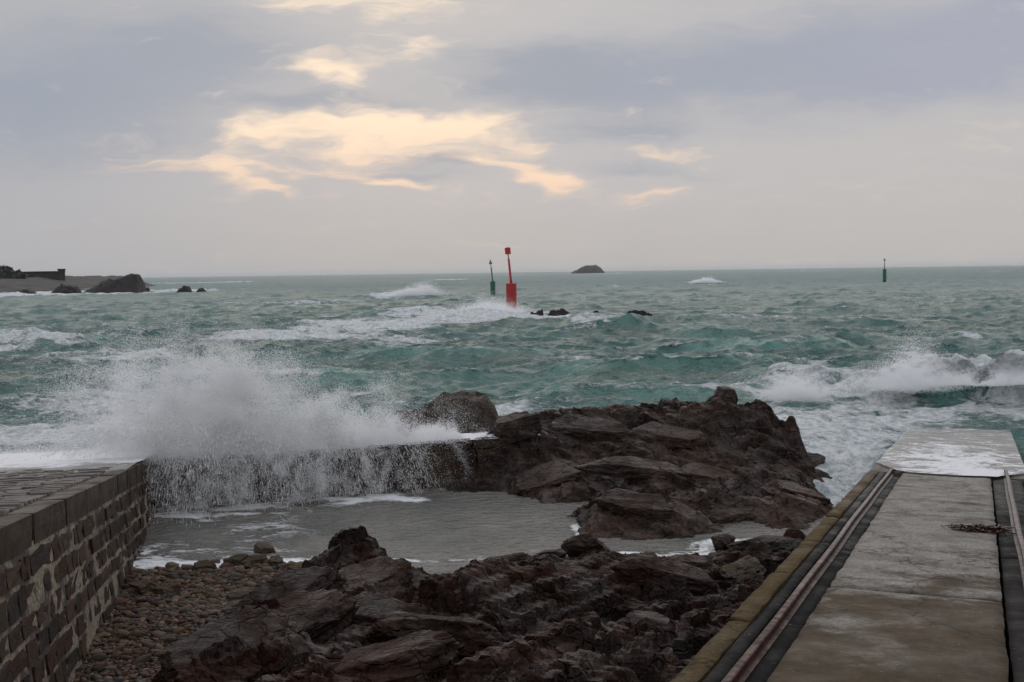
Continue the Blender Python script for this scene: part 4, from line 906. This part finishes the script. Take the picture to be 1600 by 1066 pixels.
# headland: a low shelf with field wall
xs = np.linspace(-175, -94, 150); ys = np.linspace(262, 420, 90); X, Y = np.meshgrid(xs, ys, indexing='ij')
sh = sstep(262, 292, Y) * sstep(-97 - (Y - 262) * .16, -125 - (Y - 262) * .12, X)
z = -1.2 + sh * (2.5 + 1.6 * sstep(-118, -140, X) + .7 * sstep(300, 330, Y)) + .7 * fbm(X * .14, Y * .1, 3.1, 5) * np.clip(sh * 2, 0, 1)
link('headland', npmesh('headland', np.stack([X, Y, z], -1).reshape(-1, 3), gridfaces(150, 90)[:, ::-1], True), M_HEAD, kind='structure', label='low rocky headland far left')
fort = empty('fort_wall', (-136, 331, 2.5), 'long dark wall with a small turret at its end on the distant headland', 'wall')
mb = MB(); mb.box((-136.5, 331, 3.6), (13.6, 1.2, 3.4)); 
o = link('wall', mb.mesh('wall'), M_ROCK_FAR); child_world(o, fort, Matrix.Identity(4))
mb = MB(); mb.box((-136.5, 331, 5.36), (13.9, 1.6, .18)); o = link('wall_cap', mb.mesh('wall_cap'), M_ROCK_FAR); child_world(o, fort, Matrix.Identity(4))
mb = MB(); mb.lathe([(.95, 1.5), (.95, 5.6), (1.15, 5.7), (1.15, 6.1), (.9, 6.1)], 12, Matrix.Translation((-130.3, 330.6, 0))); o = link('turret', mb.mesh('turret'), M_ROCK_FAR); child_world(o, fort, Matrix.Identity(4))
def bush(x, y, z0, rxx, rz, label, seed):
    r = np.random.default_rng(seed); t = empty('scrub_bush', (x, y, z0), label, 'bush', 'scrub bushes on the headland')
    k = 1500; d = r.normal(size=(k, 3)); d /= np.linalg.norm(d, axis=1)[:, None]; rad = r.uniform(.6, 1.0, k) * (1 + .25 * fbm(d[:, 0] * 2 + seed, d[:, 1] * 2, d[:, 2] * 2, 3))
    c = d * rad[:, None] * np.array([rxx, rxx * .8, rz]); c[:, 2] += rz * .8
    a = r.normal(size=(k, 3)) * .28; b_ = r.normal(size=(k, 3)) * .28
    V3 = np.stack([c - a, c + b_, c + a, c - b_], 1).reshape(-1, 3); fc = np.arange(4 * k).reshape(-1, 4)
    o_ = link('crown', npmesh('crown', V3, fc, False), M_SCRUB); o_.parent = t
    mb = MB(); mb.lathe([(.3, -1.), (.2, rz * .6), (.1, rz * 1.2)], 8); o_ = link('trunk', mb.mesh('trunk'), M_SCRUB); o_.parent = t
bush(-143.0, 322, 3.0, 2.4, 2.2, 'tallest dark scrub bush cut by the left edge on the headland', 1)
bush(-139.9, 323, 2.8, 2.4, 1.5, 'lower dark scrub bush between the tall bush and the wall', 2)

# ------------------------------------------------------------------ spray
def drops_gn(name, P, rad, label, material=M_SPRAY):
    """mist of droplets: points turned into spheres of stored radius"""
    me = bpy.data.meshes.new(name); me.vertices.add(len(P)); me.vertices.foreach_set('co', np.asarray(P, np.float32).ravel())
    a = me.attributes.new('drop_radius', 'FLOAT', 'POINT'); a.data.foreach_set('value', np.asarray(rad, np.float32)); me.materials.append(material)
    o_ = link(name, me, None, label=label, cat='spray', kind='stuff')
    g = bpy.data.node_groups.new(name, 'GeometryNodeTree'); g.interface.new_socket('Geometry', in_out='INPUT', socket_type='NodeSocketGeometry'); g.interface.new_socket('Geometry', in_out='OUTPUT', socket_type='NodeSocketGeometry')
    gi = g.nodes.new('NodeGroupInput'); go = g.nodes.new('NodeGroupOutput'); mp = g.nodes.new('GeometryNodeMeshToPoints'); na = g.nodes.new('GeometryNodeInputNamedAttribute'); na.data_type = 'FLOAT'; na.inputs[0].default_value = 'drop_radius'
    sm_ = g.nodes.new('GeometryNodeSetMaterial'); sm_.inputs['Material'].default_value = material
    g.links.new(gi.outputs[0], mp.inputs[0]); g.links.new(na.outputs[0], mp.inputs['Radius']); g.links.new(mp.outputs[0], sm_.inputs[0]); g.links.new(sm_.outputs[0], go.inputs[0])
    md = o_.modifiers.new('drops', 'NODES'); md.node_group = g; return o_
def streaks(name, P, Vd, ln, wd, label):
    P = np.asarray(P); d = Vd / np.linalg.norm(Vd, axis=1)[:, None]; s1 = np.cross(d, [0, 1, .2]); s1 /= np.linalg.norm(s1, axis=1)[:, None]; s2 = np.cross(d, s1); k = len(P)
    ln = np.asarray(ln)[:, None]; wd = np.asarray(wd)[:, None]
    V3 = np.stack([P - d * ln, P + s1 * wd, P - s1 * wd * .5 + s2 * wd * .87, P - s1 * wd * .5 - s2 * wd * .87, P + d * ln], 1).reshape(-1, 3)
    f0 = np.array([(0, 2, 1), (0, 3, 2), (0, 1, 3), (4, 1, 2), (4, 2, 3), (4, 3, 1)]); fc = (np.arange(k)[:, None, None] * 5 + f0[None]).reshape(-1, 3)
    return link(name, npmesh(name, V3, fc, True), M_SPRAY, label=label, cat='spray', kind='stuff')
def burst(n_jets, per, s_w, up_mu, up_sd, lat, seed, out=( -.3, 1.2), tmax=1.0, disp=.22):
    r = np.random.default_rng(seed); Ps, Vs = [], []
    for j in range(n_jets):
        t0 = s_w(r); o_ = np.array(pw(t0, r.uniform(-.5, .1), .72)); f = t0 / PL
        vu = min(max(.6, r.normal(up_mu(f), up_sd)), 6.7 - 1.4 * r.random()); vl = r.normal(lat(f), .75); vo = r.uniform(*out)
        v = np.array(pd) * vl + np.array(pn) * vo + np.array([0, 0, vu]); k = int(per * r.uniform(.4, 1.6))
        tj = r.uniform(.25, 1) * tmax * (vu / 4.0 + .25); t = np.abs(tj + r.normal(0, .12, k)) if r.random() < .75 else r.uniform(.02, tj * 1.2, k)
        vv_ = v + r.normal(0, disp, (k, 3)) * np.array([1.2, 1, 1]) * (.4 + vu * .16)
        drag = 1 - .14 * t
        P = o_ + vv_ * (t * drag)[:, None]; P[:, 2] -= 4.9 * t * t; Vel = vv_.copy(); Vel[:, 2] -= 9.8 * t
        P += r.normal(0, .035, P.shape); Ps.append(P); Vs.append(Vel)
    P, Vv = np.concatenate(Ps), np.concatenate(Vs)
    wl_ = poolwall_y(P[:, 0]); rmp = (P[:, 0] < -5.2) 
    ok = (P[:, 2] > .03) & ~((P[:, 2] < .72) & (P[:, 1] > wl_ - .03)) & ~(rmp & (P[:, 2] < .9 - .08 * (P[:, 1] - 16)))
    return P[ok], Vv[ok]
upm = lambda f: 4.7 * math.exp(-((f - .11) / .27) ** 2) + 1.3 * math.exp(-((f - .45) / .3) ** 2) + .6
latf = lambda f: -1.1 + 3.2 * f
sw = lambda r: float(np.clip(r.choice([r.normal(.13, .09), r.normal(.30, .15), r.uniform(-.1, .62)], p=[.52, .32, .16]), -.12, .8) * PL)
r = np.random.default_rng(9)
def clumped(P, V_, lo, seed):
    c = fbm(P[:, 0] * 2.3 + seed, P[:, 1] * 1.2, P[:, 2] * 2.3, 3) + .5 * fbm(P[:, 0] * 8 + seed, P[:, 1] * 3, P[:, 2] * 7, 2)
    sel = c + .25 * r.normal(size=len(c)) > lo; return P[sel], V_[sel]
P, Vv = burst(560, 2200, sw, upm, 1.0, latf, 5, out=(-.6, .7), disp=.20); P, Vv = clumped(P, Vv, -.02, 3.)

drops_gn('spray_mist', P, .0020 + .0018 * r.random(len(P)) ** 2, 'big burst of white spray thrown up over the pool wall')
P, Vv = burst(260, 300, sw, upm, 1.0, latf, 25, out=(-.3, 1.0), disp=.2); P, Vv = clumped(P, Vv, .05, 8.)
k = len(P); streaks('spray_drops', P, Vv, r.uniform(.008, .03, k), r.uniform(.0025, .0055, k), 'coarser white drops flying inside the big burst')
P2, V2 = burst(260, 120, sw, lambda f: .75 * upm(f), .8, latf, 15, out=(.2, 1.7), disp=.3); P2, V2 = clumped(P2, V2, .0, 5.)
sel = P2[:, 2] < 1.3; P2, V2 = P2[sel], V2[sel]; k = len(P2); streaks('spray_drops', P2, V2, r.uniform(.02, .075, k), r.uniform(.0022, .0050, k), 'falling water drops in front of the pool wall')
P3, V3_ = burst(240, 1500, sw, lambda f: .8 * upm(f), .9, latf, 35, out=(.2, 1.5), disp=.22); P3, V3_ = clumped(P3, V3_, .10, 11.)
drops_gn('spray_mist', P3, .0018 + .0016 * r.random(len(P3)) ** 2, 'torn veil of fine spray falling in front of the pool wall')
sw3 = lambda r: float(np.clip(r.normal(.24, .17), -.02, .66) * PL)
P3, V3_ = burst(260, 2200, sw3, lambda f: .9, .6, lambda f: .5 + .8 * f, 55, out=(.15, 1.15), tmax=1.5, disp=.10); P3, V3_ = clumped(P3, V3_, .02, 21.)
drops_gn('spray_mist', P3, .0022 + .0020 * r.random(len(P3)) ** 2, 'white water pouring down in ropes over the pool wall')
sw2 = lambda r: float(np.clip(r.normal(.42, .16), .1, .85) * PL)
P3, V3_ = burst(200, 1100, sw2, lambda f: 4.3 - 3.2 * f, .9, lambda f: .8 + 1.2 * f, 45, out=(-.8, .3), disp=.30); P3, V3_ = clumped(P3, V3_, .06, 14.)
drops_gn('spray_mist', P3, .0018 + .0014 * r.random(len(P3)) ** 2, 'thin veil of spray drifting right from the big burst')
# low boiling foam mass at the wall line and over the ramp end
k = 420000; t = r.uniform(-.22, .80, k) * PL; hgt = r.gamma(1.6, .17, k) * np.interp(t / PL, [-.22, -.06, .12, .35, .55, .8], [.2, .7, 1.25, .9, .5, .22]); o_ = r.normal(-.45, .35, k)
P = np.array(PW0)[None] + np.outer(t, np.array(pd)[:2]) + np.outer(o_, np.array(pn)[:2]); cl = fbm(P[:, 0] * 2.6, P[:, 1] * 2.2, hgt * 2.2, 4)
P = np.column_stack([P, .74 + hgt * (1 + .7 * cl)]); P = P[(cl + .15 * r.normal(size=k) > .02) & (r.random(k) < np.clip((t / PL + .22) / .22, 0, 1) ** 1.5)]
drops_gn('spray_mist', P, r.uniform(.0022, .0042, len(P)), 'low boiling white water along the pool wall top')
def puff(name, c, sx, sy, sz, k, rad, seed, label, lean=0., pw_=1.5):
    r = np.random.default_rng(seed); hgt = r.gamma(1.3, .42, k); x = r.normal(0, 1, k) * sx * (1 - .25 * np.clip(hgt, 0, 2)); y = r.normal(0, 1, k) * sy
    P = np.column_stack([c[0] + x + lean * hgt * sz, c[1] + y, c[2] + hgt * sz]); s = 2.2 / max(sx, .3)
    cl = fbm(P[:, 0] * s + seed, P[:, 1] * s, P[:, 2] * s * 1.4, 4); P[:, 2] += .25 * sz * cl; P = P[cl > -.12 - .25 * np.exp(-hgt[:len(cl)])]
    return drops_gn(name, P, r.uniform(rad * .6, rad * 1.3, len(P)), label)
puff('spray_mist', (9.6, 27.4, .45), .55, .4, .50, 130000, .0042, 21, 'plume of spray rising from the breaker beyond the slipway', .15)
puff('spray_mist', (7.0, 28.2, .15), .42, .4, .34, 70000, .0042, 22, 'smaller burst of white water left of the breaker')
puff('spray_mist', (12.3, 26.9, .60), 1.3, .35, .20, 150000, .0045, 23, 'spray torn off the curling breaker crest')
puff('spray_mist', (-13.6, 160, .3), 1.7, 1.0, .70, 60000, .020, 24, 'spume blown off the whitecap left of the green beacon', .9)
puff('spray_mist', (-1.6, 88, .25), 1.5, 1.0, .48, 90000, .010, 25, 'white surge of spray breaking against the red beacon', -.1)
puff('spray_mist', (44.6, 261, .3), 1.5, 1.0, .45, 50000, .026, 27, 'white crest of the lone whitecap between the islet and the far green beacon', .3)
puff('spray_mist', (-8.4, 19.3, .2), 1.2, .9, .16, 70000, .0035, 26, 'white water spreading over the foot of the cobbled ramp')

# ------------------------------------------------------------------ sea air
m = bpy.data.materials.new('sea_haze'); m.use_nodes = True; n = NT(m.node_tree); n.n.remove(n.n['Principled BSDF'])
pv = n.new('ShaderNodeVolumePrincipled'); pv.inputs['Color'].default_value = (.93, .95, 1, 1); pv.inputs['Density'].default_value = .00012; pv.inputs['Anisotropy'].default_value = .3
n.l.new(pv.outputs[0], n.n['Material Output'].inputs['Volume'])
mb = MB(); mb.box((0, 4400, 5.0), (16000, 9400, 17.0))
link('haze', mb.mesh('haze'), m, kind='stuff', label='thin salt haze over the sea', cat='haze')
